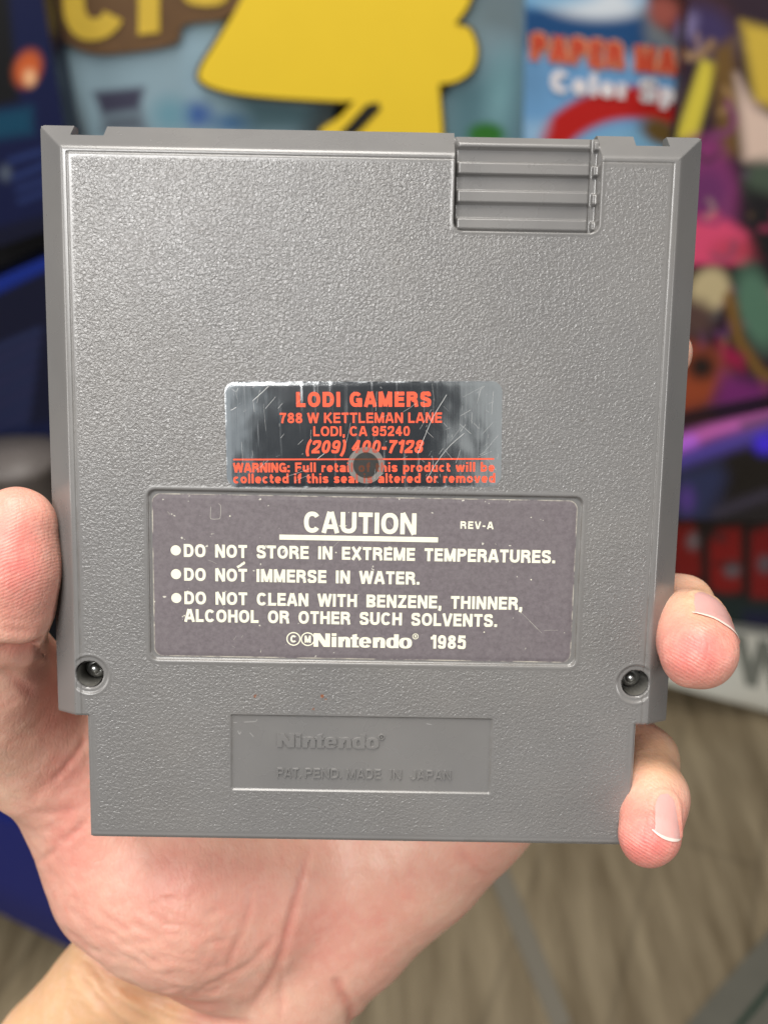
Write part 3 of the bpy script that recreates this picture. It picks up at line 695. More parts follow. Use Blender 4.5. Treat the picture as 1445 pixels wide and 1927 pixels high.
def mat_skin():
    t = NT('skin'); co = t.coord(); pk_ = t.attr('pink'); tn = t.attr('tan'); cr = t.attr('crease')
    n1 = t.noise(co, 95, 4, .6); n2 = t.noise(co, 330, 3, .6)
    base = t.mix(t.ramp(n1, [(.32, (0,)*3), (.70, (1,)*3)]), (.75, .475, .35), (.71, .375, .28))
    base = t.mix(t.math('MULTIPLY', pk_, .95, True), base, (.68, .185, .165))
    n3 = t.noise(co, 210, 4, .7, .8)
    base = t.mix(t.math('MULTIPLY', t.ramp(n3, [(.48, (0,)*3), (.68, (1,)*3)]), t.math('SUBTRACT', .30, t.math('MULTIPLY', tn, .3))), base, (.72, .27, .21))
    base = t.mix(tn, base, (.70, .42, .235))
    base = t.mix(t.math('MULTIPLY', t.ramp(n2, [(.45, (0,)*3), (.75, (1,)*3)]), .25), base, (.84, .56, .45))
    base = t.mix(t.math('MULTIPLY', cr, .28), base, (.52, .19, .12))
    v = t.n('ShaderNodeTexVoronoi', _feature='DISTANCE_TO_EDGE', Scale=900.); t.l(t.mapping((1, .55, 1), (0, 0, .5)), v.inputs['Vector'])
    b1 = t.bump(t.ramp(v.outputs['Distance'], [(0, (0,)*3), (.22, (1,)*3)]), .20, .00016)
    b2 = t.bump(t.noise(t.mapping((1, .6, 1), (0, 0, .9)), 420, 4, .65), .36, .0003, b1)
    v2 = t.n('ShaderNodeTexVoronoi', _feature='DISTANCE_TO_EDGE', Scale=260.); t.l(t.mapping((1, .42, 1), (0, 0, .75)), v2.inputs['Vector'])
    b2 = t.bump(t.ramp(v2.outputs['Distance'], [(0, (0,)*3), (.10, (1,)*3)]), .11, .0002, b2)
    wob = t.math('MULTIPLY', t.noise(co, 160, 2, .5), 14.)
    w = t.math('SINE', t.math('ADD', t.math('MULTIPLY', t.attr('phase'), 10.5), wob))
    b3 = t.bump(w, t.math('MULTIPLY', t.attr('ridge'), .38), .00006, b2)
    t.b.subsurface_method = 'RANDOM_WALK'
    return t.set(Base__Color=base, Roughness=.44, Normal=b3, Subsurface__Weight=.22, Subsurface__Radius=(1.0, .35, .2), Subsurface__Scale=.002, Specular__IOR__Level=.42)
M_skin = mat_skin()
hand = npmesh('hand', HV2/1000, HQ, M_skin, None, True, {'pink': pink, 'tan': tan, 'crease': crease, 'ridge': np.clip(ridge, 0, 1), 'phase': phase}, HT)
hand.matrix_world = CAM
tag(hand, 'bare hand holding the grey cartridge from behind, fingertips curled round its edge', 'hand')

def nail(c, tip, side, hl, hw, mat_n, mat_t):
    """plate laid on the fingertip: c centre, tip direction towards the free edge, side across (camera frame, mm)"""
    L_ = np.array(tip, float); L_ /= np.linalg.norm(L_); c = np.array(c, float)-L_*hl*.95; W_ = np.array(side, float); W_ -= L_*(W_@L_); W_ /= np.linalg.norm(W_)
    def patch(a0, a1, n, m, lvl):
        a = np.linspace(a0, a1, n); b = np.linspace(-1, 1, m); A, B = np.meshgrid(a, b, indexing='ij')
        wid = np.where(A < -.35, np.sqrt(np.clip(1-((A+.35)/.68)**2, 0.02, 1)), 1.)*(1-.04*A)
        ext = A+np.where(A > .5, (A-.5)*(-.5)*(B**2), 0)
        P_ = c+ext.reshape(-1, 1)*hl*L_+(B*wid).reshape(-1, 1)*hw*W_
        P_, N_ = hand_project(P_, lvl, 8)
        I = np.arange(n*m).reshape(n, m); qd = np.stack([I[:-1, :-1].ravel(), I[1:, :-1].ravel(), I[1:, 1:].ravel(), I[:-1, 1:].ravel()], 1)
        edge_ = np.maximum(np.abs(B), np.where(A < -.5, (-A-.5)*2, 0)).ravel()
        return P_-N_*(np.clip(edge_-.8, 0, 1)*1.6)[:, None]*.5, qd, edge_, A.ravel()
    V_, qd, ed_, a_ = patch(-1, .86, 36, 24, .16); o = npmesh('fingernail', V_/1000, qd, mat_n, hand)
    bp_ = V_[(ed_ > .97) & (a_ < .75)]; nr = np.where(np.linalg.norm(HV2-V_.mean(0), axis=1) < 12)[0]     # the skin fold that frames the plate
    dd = np.sqrt(((HV2[nr][:, None]-bp_[None])**2).sum(2)).min(1); HV2[nr] += HN[nr]*(.38*np.exp(-(dd/.6)**2))[:, None]
    V_, qd, _e, _a = patch(.85, .955, 6, 24, .30); npmesh('nail_edge', V_/1000, qd, mat_t, o)
    return o
tn = NT('nail'); M_nail = tn.set(Base__Color=(.66, .37, .34), Roughness=.32, Subsurface__Weight=.2, Subsurface__Radius=(1., .4, .3), Subsurface__Scale=.002, Coat__Weight=.15)
M_tip = mat_plain('nail_tip', (.74, .62, .55), .4)
nail(cp(1338, 1186, 184.5), (-.25, -.40, .88), (.75, -.62, -.15), 5.2, 5.0, M_nail, M_tip)
nail(cp(1250, 1580, 184.5), (-.18, -.85, .48), (.66, -.60, -.40), 5.2, 4.1, M_nail, M_tip)
hand.data.vertices.foreach_set('co', (HV2/1000).astype(np.float32).ravel()); hand.data.update()

# ------------------------------------------------------------------ the shop behind: floor, shelving, printed boxes and boards
M3 = np.array(CAM.to_3x3())
def ray(px, py):
    v = np.stack([(np.asarray(px, float)-PW/2)/F_PX, -(np.asarray(py, float)-PH/2)/F_PX, -np.ones_like(np.asarray(px, float))], -1)
    return v @ M3.T
def on_y(px, py, Y): r_ = ray(px, py); return r_*(Y/r_[..., 1])[..., None]+np.array(CAM_POS)
def on_floor(px, py): r_ = ray(px, py); return r_*(-CAM_POS[2]/r_[..., 2])[..., None]+np.array(CAM_POS)

def mat_print(name, rough=.4, spec=.4):
    t = NT(name); c = t.attr('print', 'Color')
    n = t.noise(t.coord(), 160, 3, .6)
    return t.set(Base__Color=t.mix(t.math('MULTIPLY', n, .04), c, (.2, .2, .2)), Roughness=rough, Specular__IOR__Level=spec)
M_print = mat_print('printed_card'); M_gloss = mat_print('glossy_print', .16, .6)

def inpoly(px, py, P):
    r_ = np.zeros(px.shape, bool); n = len(P)
    for i in range(n):
        x1, y1 = P[i]; x2, y2 = P[(i+1) % n]
        c = ((y1 > py) != (y2 > py)) & (px < (x2-x1)*(py-y1)/((y2-y1) or 1e-9)+x1); r_ ^= c
    return r_
def poly_soft(px, py, P, s):
    d_ = np.full(px.shape, 1e9); n = len(P)
    for i in range(n):
        a = np.array(P[i], float); ab = np.array(P[(i+1) % n], float)-a
        t = np.clip(((px-a[0])*ab[0]+(py-a[1])*ab[1])/max(ab@ab, 1e-9), 0, 1)
        d_ = np.minimum(d_, np.hypot(px-a[0]-t*ab[0], py-a[1]-t*ab[1]))
    d_ = np.where(inpoly(px, py, P), d_, -d_); return np.clip(d_/s+.5, 0, 1)
def panel(name, label, cat_, quad, Y, thick, base, shapes, mat=None, n=(90, 90), group=None, dY=0.):
    """an upright board or box: front outline given by the four sight lines TL TR BR BL cut by the plane y = Y (metres)"""
    a = np.linspace(0, 1, n[0]); b = np.linspace(0, 1, n[1]); A, B = np.meshgrid(a, b, indexing='ij')
    q = np.array(quad, float)
    P_ = (q[0]*((1-A)*(1-B))[..., None]+q[1]*(A*(1-B))[..., None]+q[2]*(A*B)[..., None]+q[3]*((1-A)*B)[..., None])
    px, py = P_[..., 0], P_[..., 1]
    W_ = on_y(px, py, Y+dY*A)
    col = np.broadcast_to(np.array(lin(*base)), px.shape+(3,)).copy()
    for s in shapes:
        kind = s[0]; c = np.array(lin(*s[-1]))
        if kind == 'e':      # ellipse: centre, radii, tilt, softness
            (cx, cy), (rx, ry), an, so = s[1:5]; ca, sa = math.cos(R(an)), math.sin(R(an)); x = (px-cx)*ca+(py-cy)*sa; y = -(px-cx)*sa+(py-cy)*ca
            m = np.clip((1-np.hypot(x/rx, y/ry))*min(rx, ry)/so+.5, 0, 1)
        elif kind == 'p': m = poly_soft(px, py, s[1], s[2])
        elif kind == 'r':    # ring
            (cx, cy), r0, hw, so = s[1:5]; m = np.clip((hw-np.abs(np.hypot(px-cx, py-cy)-r0))/so+.5, 0, 1)
        elif kind == 'l':    # stroke
            d_ = np.full(px.shape, 1e9); L_ = s[1]
            for (x1, y1), (x2, y2) in zip(L_[:-1], L_[1:]):
                t = np.clip(((px-x1)*(x2-x1)+(py-y1)*(y2-y1))/((x2-x1)**2+(y2-y1)**2), 0, 1); d_ = np.minimum(d_, np.hypot(px-x1-t*(x2-x1), py-y1-t*(y2-y1)))
            m = np.clip((s[2]-d_)/s[3]+.5, 0, 1)
        col = col*(1-m[..., None])+c*m[..., None]
    I = np.arange(px.size).reshape(px.shape)
    qd = [np.stack([I[:-1, :-1].ravel(), I[:-1, 1:].ravel(), I[1:, 1:].ravel(), I[1:, :-1].ravel()], 1)]
    V_ = [W_.reshape(-1, 3)]; Cc = [col.reshape(-1, 3)]
    rim = np.concatenate([I[:, 0], I[-1, 1:], I[::-1, -1][1:], I[0, ::-1][1:-1]]); k_ = len(rim); b0 = px.size
    F_ = V_[0][rim]; Bk = F_+np.array([0, thick, 0]); V_ += [F_, Bk]; ec = np.broadcast_to(np.array(lin(*base))*.8, (k_, 3)); Cc += [ec, ec]
    j_ = np.arange(k_); qd.append(np.stack([b0+j_, b0+(j_+1) % k_, b0+k_+(j_+1) % k_, b0+k_+j_], 1))
    cb = on_y(np.array([p[0] for p in quad], float), np.array([p[1] for p in quad], float), np.array([Y, Y+dY, Y+dY, Y]))+np.array([0, thick, 0])
    V_.append(cb); Cc.append(np.broadcast_to(np.array(lin(*base))*.8, (4, 3))); qd.append(np.array([[b0+2*k_, b0+2*k_+1, b0+2*k_+2, b0+2*k_+3]]))
    V_ = np.concatenate(V_); o_ = V_[:b0].mean(0); 
    ob = npmesh(name, V_-o_, np.concatenate(qd), mat or M_print, None, False, {'print': np.concatenate(Cc)})
    ob.location = o_
    return tag(ob, label, cat_, group)

def cut(name, P, Y, lift, mat, parent, thick=.002):
    """flat or raised shape fixed on a board, outline P in sight-line coordinates, standing lift metres proud of plane Y"""
    import bmesh
    P = np.array(P, float); Wf = on_y(P[:, 0], P[:, 1], Y-lift)-np.array(parent.location)
    bm = bmesh.new(); vs_ = [bm.verts.new(p) for p in Wf]; f = bm.faces.new(vs_); f.normal_update()
    if f.normal.y > 0: f.normal_flip()
    r_ = bmesh.ops.extrude_face_region(bm, geom=[f]); nv_ = [v for v in r_['geom'] if isinstance(v, bmesh.types.BMVert)]
    bmesh.ops.translate(bm, verts=nv_, vec=(0, thick, 0)); bmesh.ops.recalc_face_normals(bm, faces=bm.faces)
    bmesh.ops.triangulate(bm, faces=[f for f in bm.faces if len(f.verts) > 4])
    me = bpy.data.meshes.new(name); bm.to_mesh(me); bm.free(); me.materials.append(mat)
    o = bpy.data.objects.new(name, me); C.objects.link(o); o.parent = parent; return o
def sign_text(name, text, p0, p1, hpx, Y, lift, mat, parent, t=.24, gap=.14, slant=0., grow=0.):
    """lettering on a board between two sight lines p0 and p1 (base line), cap height hpx"""
    k = Ink(0); k.line(text, 0, 1, 0, 1, t=t, gap=gap, space=.4) if False else None
    out = []; x = 0
    for c in text:
        if c == ' ': x += .42; continue
        w, st = glyph(c, t); out.append((x, st)); x += w+gap
    tot = x-gap; p0 = np.array(p0, float); p1 = np.array(p1, float); ux = (p1-p0)/tot; up = np.array([0, -hpx])
    V_ = []; Q_ = []; zi = 0
    for gx, st in out:
        for S_ in st:
            i_ = Ink(0); i_.ribbon(np.asarray(S_, float)+[gx, 0], t/2+grow); a = np.array(i_.V)[:, :2]
            pp = p0+a[:, :1]*ux+a[:, 1:]*up; zi = (zi+1) % 9
            w3 = on_y(pp[:, 0], pp[:, 1], Y-lift-zi*.00006)-np.array(parent.location); b_ = len(V_); V_ += list(w3); Q_ += [tuple(b_+q_ for q_ in qq) for qq in i_.Q]
    return npmesh(name, np.array(V_), Q_, mat, parent, False)

# floor
gx = np.linspace(-3, 3, 160); gy = np.linspace(-1.2, 3.2, 160)
t = NT('vinyl_plank'); mp = t.mapping((9, 1.1, 1), (0, 0, R(23)))
n1 = t.noise(mp, 3.2, 5, .6, .1); n2 = t.noise(t.mapping((26, 2, 1), (0, 0, R(23))), 4, 4, .6)
br = t.n('ShaderNodeTexBrick', Scale=1., _offset=.37); br.inputs['Mortar Size'].default_value = .006; br.inputs['Brick Width'].default_value = 1.2; br.inputs['Row Height'].default_value = .17
br.inputs['Color1'].default_value = (.9, .9, .9, 1); br.inputs['Color2'].default_value = (1.1, 1.1, 1.1, 1); br.inputs['Mortar'].default_value = (.78, .78, .78, 1)
t.l(t.mapping((1, 1, 1), (0, 0, R(-67))), br.inputs['Vector'])
c = t.mix(t.ramp(n1, [(.35, (0,)*3), (.66, (1,)*3)]), (.185, .140, .080), (.385, .312, .200)); c = t.mix(t.math('MULTIPLY', n2, .4), c, (.2, .16, .11))
c = t.mix(1., c, br.outputs['Color'], 'MULTIPLY')
M_floor = t.set(Base__Color=c, Roughness=.42)
fl_ = npmesh('floor', [(-3, -1.5, 0), (3.2, -1.5, 0), (3.2, 3.4, 0), (-3, 3.4, 0)], [(0, 1, 2, 3)], M_floor); tag(fl_, 'brown wood grain vinyl floor below the hand', 'floor', kind='structure')

def box(name, lo, hi, mat, parent=None, bev=.004):
    import bmesh
    bm = bmesh.new(); bmesh.ops.create_cube(bm, size=1)
    lo, hi = np.array(lo, float), np.array(hi, float)
    for v in bm.verts: v.co = Vector((lo+hi)/2+np.array(v.co)*(hi-lo))
    if bev: bmesh.ops.bevel(bm, geom=list(bm.edges), offset=bev, segments=2, affect='EDGES')
    me = bpy.data.meshes.new(name); bm.to_mesh(me); bm.free(); me.materials.append(mat)
    o = bpy.data.objects.new(name, me); C.objects.link(o); o.parent = parent; return o
M_shelf = mat_plain('dark_shelf', (.012, .012, .015), .5, 0, .2, 20)
sh = empty('display_shelf', Matrix.Translation((0, 1.62, 0)), 'dark shop shelving standing behind all the boxes', 'shelving')
def sbox(name, lo, hi): o = box(name, np.array(lo)-[0, 1.62, 0], np.array(hi)-[0, 1.62, 0], M_shelf, sh)
sbox('back_panel', (-1.6, 1.75, 0), (1.7, 1.79, 1.9))
for z in (.18, .62, 1.02): sbox('shelf', (-1.58, 1.37, z-.025), (1.68, 1.745, z))

# the pale blue board with the raised gold sign and big yellow shape
Yb = 1.42
board = panel('display_board', 'pale blue printed board with gold letters and a big yellow cut-out above the cartridge', 'display board',
    [(85, -60), (1000, -60), (985, 330), (165, 330)], Yb, .05, (126, 152, 164), [
    ('p', [(60, -60), (118, -60), (182, 330), (140, 330)], 14, (82, 92, 100)),
    ('e', (230, 120), (150, 120), 0, 90, (136, 160, 172)), ('p', [(350, 70), (430, 50), (400, 160), (360, 170)], 50, (138, 165, 182)),
    ('p', [(175, 172), (272, 163), (262, 206), (192, 216)], 14, (62, 62, 82)), ('p', [(195, 218), (265, 208), (280, 250), (190, 250)], 26, (88, 98, 110)),
    ('e', (370, 215), (28, 22), 0, 26, (60, 92, 150)), ('e', (440, 230), (40, 16), 0, 22, (62, 100, 140)), ('e', (320, 215), (30, 30), 0, 40, (104, 146, 162)),
    ('p', [(430, 165), (660, 188), (590, 255), (470, 255)], 60, (66, 92, 100)), ('p', [(600, 186), (700, 190), (640, 260), (560, 260)], 40, (48, 60, 66)),
    ('p', [(830, 150), (1000, 90), (1000, 330), (820, 330)], 90, (84, 118, 128)), ('p', [(890, -60), (1000, -60), (1000, 90), (880, 60)], 70, (104, 120, 126)),
    ('e', (940, 190), (22, 70), 8, 40, (112, 152, 160)), ('e', (915, 252), (34, 22), 0, 12, (44, 106, 36)),
    ], n=(230, 110))
M_yel = mat_plain('yellow_card', (.80, .56, .035), .38, 0, .03, 20); M_black = mat_plain('black_print', (.015, .014, .012), .4); M_brown = mat_plain('brown_sign', (.12, .062, .024), .5, 0, .25, 30)
M_gold = mat_plain('gold_letter', (.60, .41, .05), .4, 0, .15, 30); M_yedge = mat_plain('ochre_edge', (.36, .24, .03), .5)
Ypoly = smooth_path([(480, -60), (445, 15), (410, 75), (378, 128), (381, 153), (430, 172), (520, 183), (620, 189), (668, 190)], 6)
Ypoly2 = [(640, 222), (603, 246), (603, 330), (832, 330)]
right = smooth_path([(832, 330), (832, 250), (828, 190), (826, 157)], 5)
lobe = smooth_path([(826, 157), (858, 152), (888, 130), (897, 92), (884, 56), (858, 44), (880, 10), (905, -60)], 6)
cut('yellow_cutout', np.concatenate([Ypoly, Ypoly2, right[1:], lobe[1:]]), Yb, .016, M_yel, board, .012)
def grown(P, g):
    P = np.asarray(P, float); c_ = P.mean(0); T_ = np.roll(P, -1, 0)-np.roll(P, 1, 0); N_ = np.stack([T_[:, 1], -T_[:, 0]], 1); N_ /= np.maximum(np.hypot(*N_.T), 1e-6)[:, None]
    a = .5*np.sum(P[:, 0]*np.roll(P[:, 1], -1)-np.roll(P[:, 0], -1)*P[:, 1]); return P+N_*g*(1 if a > 0 else -1)
full = np.concatenate([Ypoly, Ypoly2, right[1:], lobe[1:]])
cut('dark_outline', grown(full, 7), Yb, .0035, mat_plain('umber_outline', (.10, .075, .02), .5), board, .002)
cut('black_stripe', [(640, 250), (690, 196), (712, 192), (716, 204), (672, 250), (655, 262)], Yb, .018, M_black, board, .001)
cut('sign_plaque', smooth_path([(85, -60), (98, 20), (118, 70), (165, 98), (240, 98), (330, 80), (346, 46), (420, 34), (470, -10), (490, -60)], 5), Yb, .010, M_brown, board, .008)
sign_text('gold_lettering', 'CI', (118, 82), (300, 60), 165, Yb, .013, M_gold, board, .25, .12)
cut('gold_lettering', smooth_path([(350, -60), (345, -5), (380, 10), (425, 0), (435, -60)], 6), Yb, .013, M_gold, board, .002)

# the blue game poster with its title
Yc = 1.405
post = panel('game_poster', 'light blue game poster with a red and white title and a red arch', 'poster', [(990, -60), (1380, -60), (1375, 330), (984, 330)], Yc, .012, (104, 152, 196), [
    ('p', [(980, 10), (1380, 10), (1380, 105), (980, 95)], 26, (24, 70, 118)), ('e', (1130, -10), (105, 45), 0, 26, (206, 214, 222)), ('e', (1040, -30), (90, 40), 0, 30, (120, 170, 204)), ('e', (1250, -20), (70, 40), 0, 30, (140, 176, 206)),
    ('p', [(1210, 20), (1300, 30), (1290, 110), (1215, 80)], 30, (110, 116, 122)),
    ('r', (1190, 392), 200, 30, 14, (176, 22, 18)), ('e', (1190, 370), (158, 130), 0, 24, (120, 168, 200)), ('p', [(984, 230), (1030, 230), (1000, 330), (984, 330)], 30, (140, 176, 206)),
    ('p', [(1200, -60), (1330, -60), (1330, 110), (1285, 88), (1235, 40)], 22, (66, 36, 34)), ('e', (1250, 22), (32, 26), 35, 24, (158, 84, 74)), ('e', (1310, 62), (40, 34), 35, 30, (60, 48, 92)), ('e', (1288, 50), (13, 24), 30, 14, (128, 118, 156)),
    ('e', (1243, 248), (40, 24), 25, 18, (96, 74, 34)), ('e', (1000, 150), (30, 40), 0, 40, (96, 140, 180)),
    ], n=(130, 130))
M_ored = mat_plain('title_red', (.52, .065, .03), .4, 0, .3, 60); M_oran = mat_plain('title_orange', (.55, .27, .15), .45, 0, .2, 60); M_wht = mat_plain('title_white', (.72, .68, .70), .45, 0, .12, 60)
sign_text('title_lettering', 'PAPER MARIO', (1000, 112), (1366, 152), 50, Yc, .002, M_oran, post, .26, .16, grow=.11)
sign_text('title_lettering', 'PAPER MARIO', (1000, 112), (1366, 152), 50, Yc, .0035, M_ored, post, .27, .16)
sign_text('subtitle_lettering', 'Color Splash', (1036, 172), (1382, 206), 42, Yc, .0035, M_wht, post, .30, .10)

# abstract artwork board on the right
ra = np.random.default_rng(11); BUSY = []
PAL = [(214, 84, 120), (150, 60, 130), (96, 50, 120), (222, 190, 90), (60, 36, 40), (30, 24, 34), (176, 90, 56), (96, 130, 112), (220, 200, 176), (70, 60, 110), (190, 40, 80)]
for i in range(46):
    x = ra.uniform(1262, 1460); y = ra.uniform(-50, 790); c_ = PAL[ra.integers(len(PAL))]; a_ = ra.uniform(.8, 2.4); l_ = ra.uniform(22, 60); c_ = tuple(.5*k_+.5*m_ for k_, m_ in zip(c_, (90, 56, 74)))
    BUSY.append(('l', [(x, y), (x+l_*.6*math.cos(a_), y+l_*.6*math.sin(a_)), (x+l_*math.cos(a_+.3), y+l_*math.sin(a_+.3)), (x+l_*1.3*math.cos(a_+.8), y+l_*1.3*math.sin(a_+.8))], ra.uniform(2, 7), 12, c_))
art = panel('artwork_board', 'colourful board of pink, black and yellow abstract artwork at the right edge', 'display board', [(1302, -60), (1560, -60), (1545, 830), (1222, 830)], 1.34, .03, (44, 26, 40), [*BUSY[:26],
    ('p', [(1215, -60), (1330, -60), (1400, 60), (1330, 110), (1260, 60)], 34, (60, 34, 36)), ('e', (1250, 20), (34, 30), 30, 30, (150, 78, 70)), ('e', (1330, 60), (60, 44), 40, 40, (58, 46, 88)), ('e', (1292, 50), (16, 26), 30, 20, (120, 110, 150)),
    ('p', [(1320, 110), (1350, 120), (1310, 260), (1270, 262)], 14, (206, 190, 64)), ('p', [(1340, 90), (1382, 70), (1392, 290), (1352, 300)], 26, (106, 78, 36)),
    ('p', [(1395, 40), (1470, 60), (1470, 210), (1420, 190)], 24, (202, 172, 62)), ('p', [(1385, 140), (1420, 200), (1470, 230), (1470, 320), (1400, 300)], 24, (214, 188, 172)),
    ('p', [(1300, 260), (1350, 250), (1390, 350), (1370, 500), (1290, 500)], 34, (128, 50, 104)), ('e', (1330, 360), (40, 44), 0, 40, (104, 46, 98)),
    ('p', [(1280, 420), (1345, 400), (1410, 440), (1400, 500), (1280, 500)], 22, (214, 74, 112)), ('e', (1390, 470), (40, 20), 0, 30, (178, 60, 80)),
    ('e', (1440, 340), (40, 40), 0, 30, (70, 84, 70)), ('p', [(1400, 350), (1470, 370), (1470, 520), (1420, 480)], 30, (24, 22, 26)),
    *BUSY[26:], ('p', [(1270, 500), (1470, 500), (1470, 545), (1270, 530)], 16, (22, 16, 24)),
    ('e', (1335, 545), (36, 42), 30, 18, (190, 174, 134)), ('e', (1310, 600), (30, 34), 0, 30, (84, 62, 58)),
    ('e', (1425, 580), (36, 80), -15, 24, (82, 118, 98)), ('l', [(1372, 560), (1390, 640), (1430, 700), (1470, 720)], 10, 14, (120, 88, 40)),
    ('p', [(1280, 640), (1350, 660), (1375, 700), (1340, 760), (1270, 780)], 34, (150, 68, 38)), ('e', (1320, 690), (26, 24), 0, 26, (34, 22, 20)), ('p', [(1350, 640), (1400, 670), (1400, 700), (1360, 680)], 20, (150, 24, 68)),
    ('p', [(1360, 700), (1450, 730), (1440, 780), (1340, 770)], 34, (118, 40, 108)), ('p', [(1330, 770), (1470, 745), (1470, 790), (1280, 830)], 24, (66, 60, 72)), ('p', [(1260, 800), (1470, 770), (1470, 830), (1260, 830)], 14, (16, 12, 20)),
    ], n=(170, 420))
# dark glossy packages lower right
panel('dark_package', 'black glossy package with purple and blue streaks under the artwork board', 'package', [(1215, 818), (1560, 748), (1560, 985), (1215, 975)], 1.30, .14, (18, 16, 26), [
    ('l', [(1270, 838), (1340, 812), (1470, 778)], 14, 26, (206, 104, 190)), ('l', [(1270, 842), (1300, 832)], 12, 22, (196, 110, 246)), ('l', [(1280, 868), (1360, 838), (1470, 800)], 13, 28, (86, 70, 170)), ('e', (1440, 836), (20, 20), 0, 24, (70, 44, 236)),
    ('p', [(1270, 890), (1350, 870), (1370, 900), (1330, 980), (1270, 980)], 40, (36, 46, 86)), ('e', (1292, 940), (14, 22), 0, 22, (84, 56, 140)), ('p', [(1380, 860), (1470, 860), (1470, 920), (1370, 930)], 30, (8, 6, 10)), ('l', [(1350, 965), (1445, 930)], 7, 22, (60, 56, 76)),
    ('l', [(1400, 800), (1470, 780)], 5, 18, (78, 66, 90)),
    ], M_gloss, n=(110, 80))
pk2 = panel('red_package', 'dark red package with pale grey smudges below the black glossy one', 'package', [(1215, 975), (1560, 985), (1560, 1196), (1215, 1150)], 1.33, .14, (26, 14, 18), [
    ('p', [(1262, 990), (1300, 984), (1318, 1000), (1322, 1085), (1268, 1096)], 16, (118, 12, 12)), ('p', [(1336, 1020), (1352, 996), (1396, 992), (1398, 1112), (1366, 1118), (1328, 1108)], 16, (128, 14, 16)), ('p', [(1412, 1002), (1460, 985), (1480, 1130), (1410, 1130)], 16, (122, 12, 18)),
    ('e', (1306, 1018), (12, 15), 20, 16, (112, 104, 108)), ('e', (1378, 1072), (15, 14), -20, 16, (96, 92, 98)), ('e', (1356, 1012), (10, 8), 0, 12, (70, 30, 34)), ('e', (1440, 1062), (14, 16), 0, 16, (90, 84, 92)), ('l', [(1318, 990), (1332, 1110)], 6, 12, (14, 8, 12)), ('l', [(1402, 990), (1404, 1130)], 6, 12, (14, 8, 12)),
    ('l', [(1345, 1062), (1396, 1060)], 3, 10, (60, 8, 12)),
    ('p', [(1215, 1105), (1560, 1145), (1560, 1215), (1215, 1170)], 22, (20, 40, 42)), ('p', [(1400, 1150), (1560, 1160), (1560, 1215), (1400, 1180)], 20, (18, 24, 60)),
    ], n=(110, 70))
base_ = panel('white_carton', 'white carton with a big grey letter standing on the floor at the right edge', 'carton', [(1180, 1150), (1580, 1222), (1580, 1376), (1175, 1268)], 1.36, .2, (228, 228, 218), [
    ('p', [(1175, 1262), (1580, 1366), (1580, 1390), (1175, 1280)], 16, (196, 194, 180)), ('e', (1340, 1250), (60, 60), 0, 80, (232, 234, 226)),
    ], n=(90, 50))
sign_text('grey_lettering', 'W', (1385, 1284), (1490, 1312), 92, 1.36, .002, mat_plain('grey_ink', (.22, .235, .21), .5, 0, .2, 40), base_, .20)

# dark blue boxes stacked on the left
for args in (
    ('navy blue game box, uppermost on the left, with an orange spot and faint grey lines', [(-160, -60), (72, -60), (150, 410), (-160, 520)], 1.345, (3, 14, 58), [
        ('p', [(-160, -60), (12, -60), (36, 190), (-160, 240)], 16, (8, 8, 12)), ('p', [(-160, 232), (60, 200), (62, 250), (-160, 285)], 22, (4, 62, 88)),
        ('e', (52, 128), (24, 34), 20, 16, (190, 88, 40)), ('e', (56, 145), (11, 15), 0, 12, (228, 176, 130)),
        ('l', [(20, 302), (78, 284)], 4, 12, (38, 56, 110)), ('l', [(26, 334), (82, 310)], 4, 12, (38, 56, 110)), ('l', [(34, 356), (84, 338)], 4, 12, (36, 52, 104)), ('l', [(38, 378), (84, 360)], 4, 12, (36, 52, 104)), ('e', (10, 325), (10, 14), 0, 12, (80, 90, 106)),
        ('p', [(-160, 470), (150, 385), (150, 430), (-160, 530)], 14, (3, 8, 38))]),
    ('navy blue game box with a bright blue top edge, lower on the left', [(-160, 590), (150, 455), (195, 800), (-160, 920)], 1.35, (3, 9, 40), [
        ('p', [(-160, 580), (150, 445), (150, 478), (-160, 626)], 10, (6, 38, 128)),
        *[('l', [(-160, 720+24*i), (74-3*i, 622+22*i)], 5, 13, (38+4*(i % 2), 48, 88)) for i in range(9)], ('p', [(-160, 850), (195, 770), (195, 810), (-160, 930)], 16, (4, 16, 56))])):
    panel('game_box', args[0], 'game box', args[1], args[2], .06, args[3], args[4], None, (100, 140), 'navy game boxes on the left shelf')
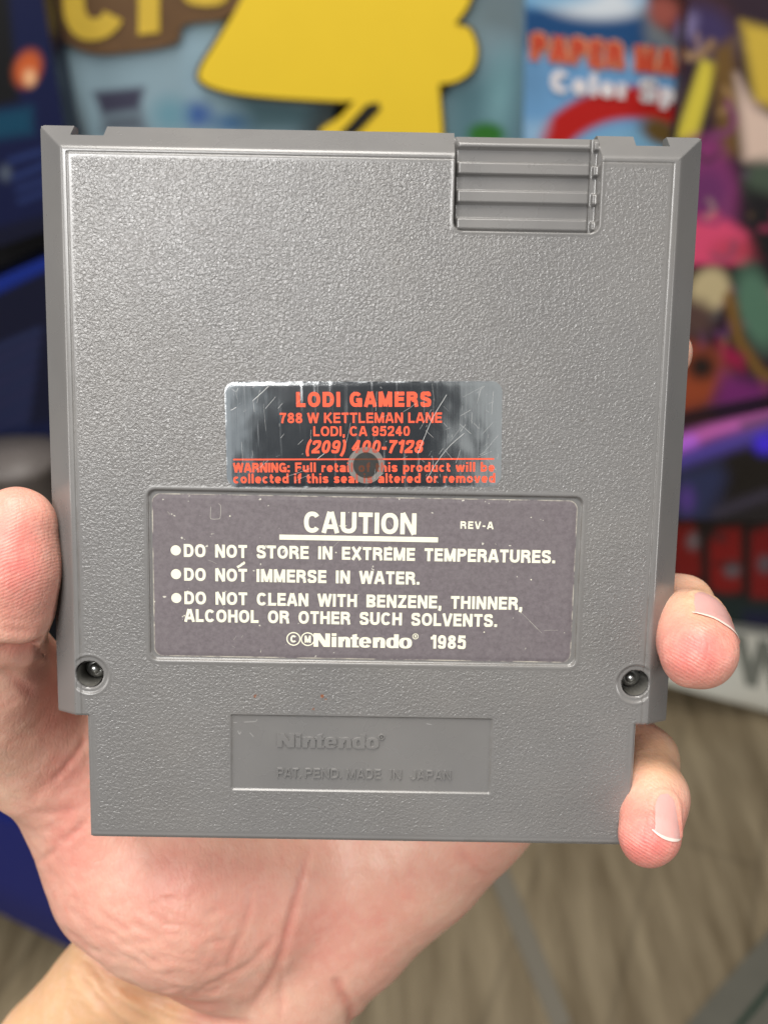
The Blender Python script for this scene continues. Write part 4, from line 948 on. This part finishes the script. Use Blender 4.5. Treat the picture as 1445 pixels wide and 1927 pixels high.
# round tub below them
import bmesh
def lathe(name, prof, mat, n=48):
    V_ = []; Q_ = []
    for r_, z in prof:
        for i in range(n): V_.append((r_*math.cos(2*math.pi*i/n), r_*math.sin(2*math.pi*i/n), z))
    for j_ in range(len(prof)-1):
        for i in range(n): Q_.append((j_*n+i, j_*n+(i+1) % n, (j_+1)*n+(i+1) % n, (j_+1)*n+i))
    return npmesh(name, np.array(V_), Q_, mat)
tub = lathe('round_tub', [(0, 0), (.05, 0), (.055, .01), (.06, .075), (.064, .08), (.062, .095), (.0, .10)], mat_plain('tub_grey', (.16, .14, .13), .5, 0, .3, 30))
tub.location = on_y(np.array(52.), np.array(950.), 1.3); tag(tub, 'round grey tub on the shelf just above the thumb tip', 'tub')
def floor_sheet(name, P, lift, thick, mat, parent=None):
    import bmesh
    W_ = on_floor(np.array([p[0] for p in P], float), np.array([p[1] for p in P], float)); bm = bmesh.new()
    vs_ = [bm.verts.new((p[0], p[1], lift+thick)) for p in W_]; f = bm.faces.new(vs_); r_ = bmesh.ops.extrude_face_region(bm, geom=[f])
    bmesh.ops.translate(bm, verts=[v for v in r_['geom'] if isinstance(v, bmesh.types.BMVert)], vec=(0, 0, -thick)); bmesh.ops.recalc_face_normals(bm, faces=bm.faces)
    me = bpy.data.meshes.new(name); bm.to_mesh(me); bm.free(); me.materials.append(mat); o = bpy.data.objects.new(name, me); C.objects.link(o); o.parent = parent; return o
tag(floor_sheet('floor_joint', [(905, 1615), (940, 1600), (1075, 1930), (1040, 1940)], .001, .003, mat_plain('joint_grey', (.21, .19, .15), .5)), kind='structure')
mt = floor_sheet('floor_mat', [(1285, 1940), (1470, 1730), (1560, 1800), (1500, 2000)], .002, .006, mat_plain('mat_grey', (.13, .125, .10), .6, 0, .2, 20)); tag(mt, 'flat grey mat with a dark green line in the bottom right corner', 'mat')
floor_sheet('border_line', [(1375, 1945), (1390, 1945), (1470, 1850), (1470, 1828)], .009, .002, mat_plain('dark_green', (.02, .045, .03), .5), mt)
panel('yellow_package', 'dull yellow package just above the blue crate at the left edge', 'package', [(-120, 1478), (60, 1478), (75, 1640), (-120, 1640)], .92, .1, (112, 104, 36), [('e', (10, 1500), (40, 14), 0, 14, (70, 62, 30)), ('e', (20, 1550), (50, 14), 0, 16, (134, 128, 60))], None, (40, 40))
# blue crate and yellow bag low on the left
panel('blue_crate', 'bright blue crate low on the left behind the wrist', 'crate', [(-260, 1480), (70, 1560), (260, 1850), (-260, 1500+90)], .80, .25, (0, 24, 112), [('p', [(-260, 1560), (260, 1800), (260, 1860), (-260, 1620)], 40, (0, 20, 98))], None, (60, 60))
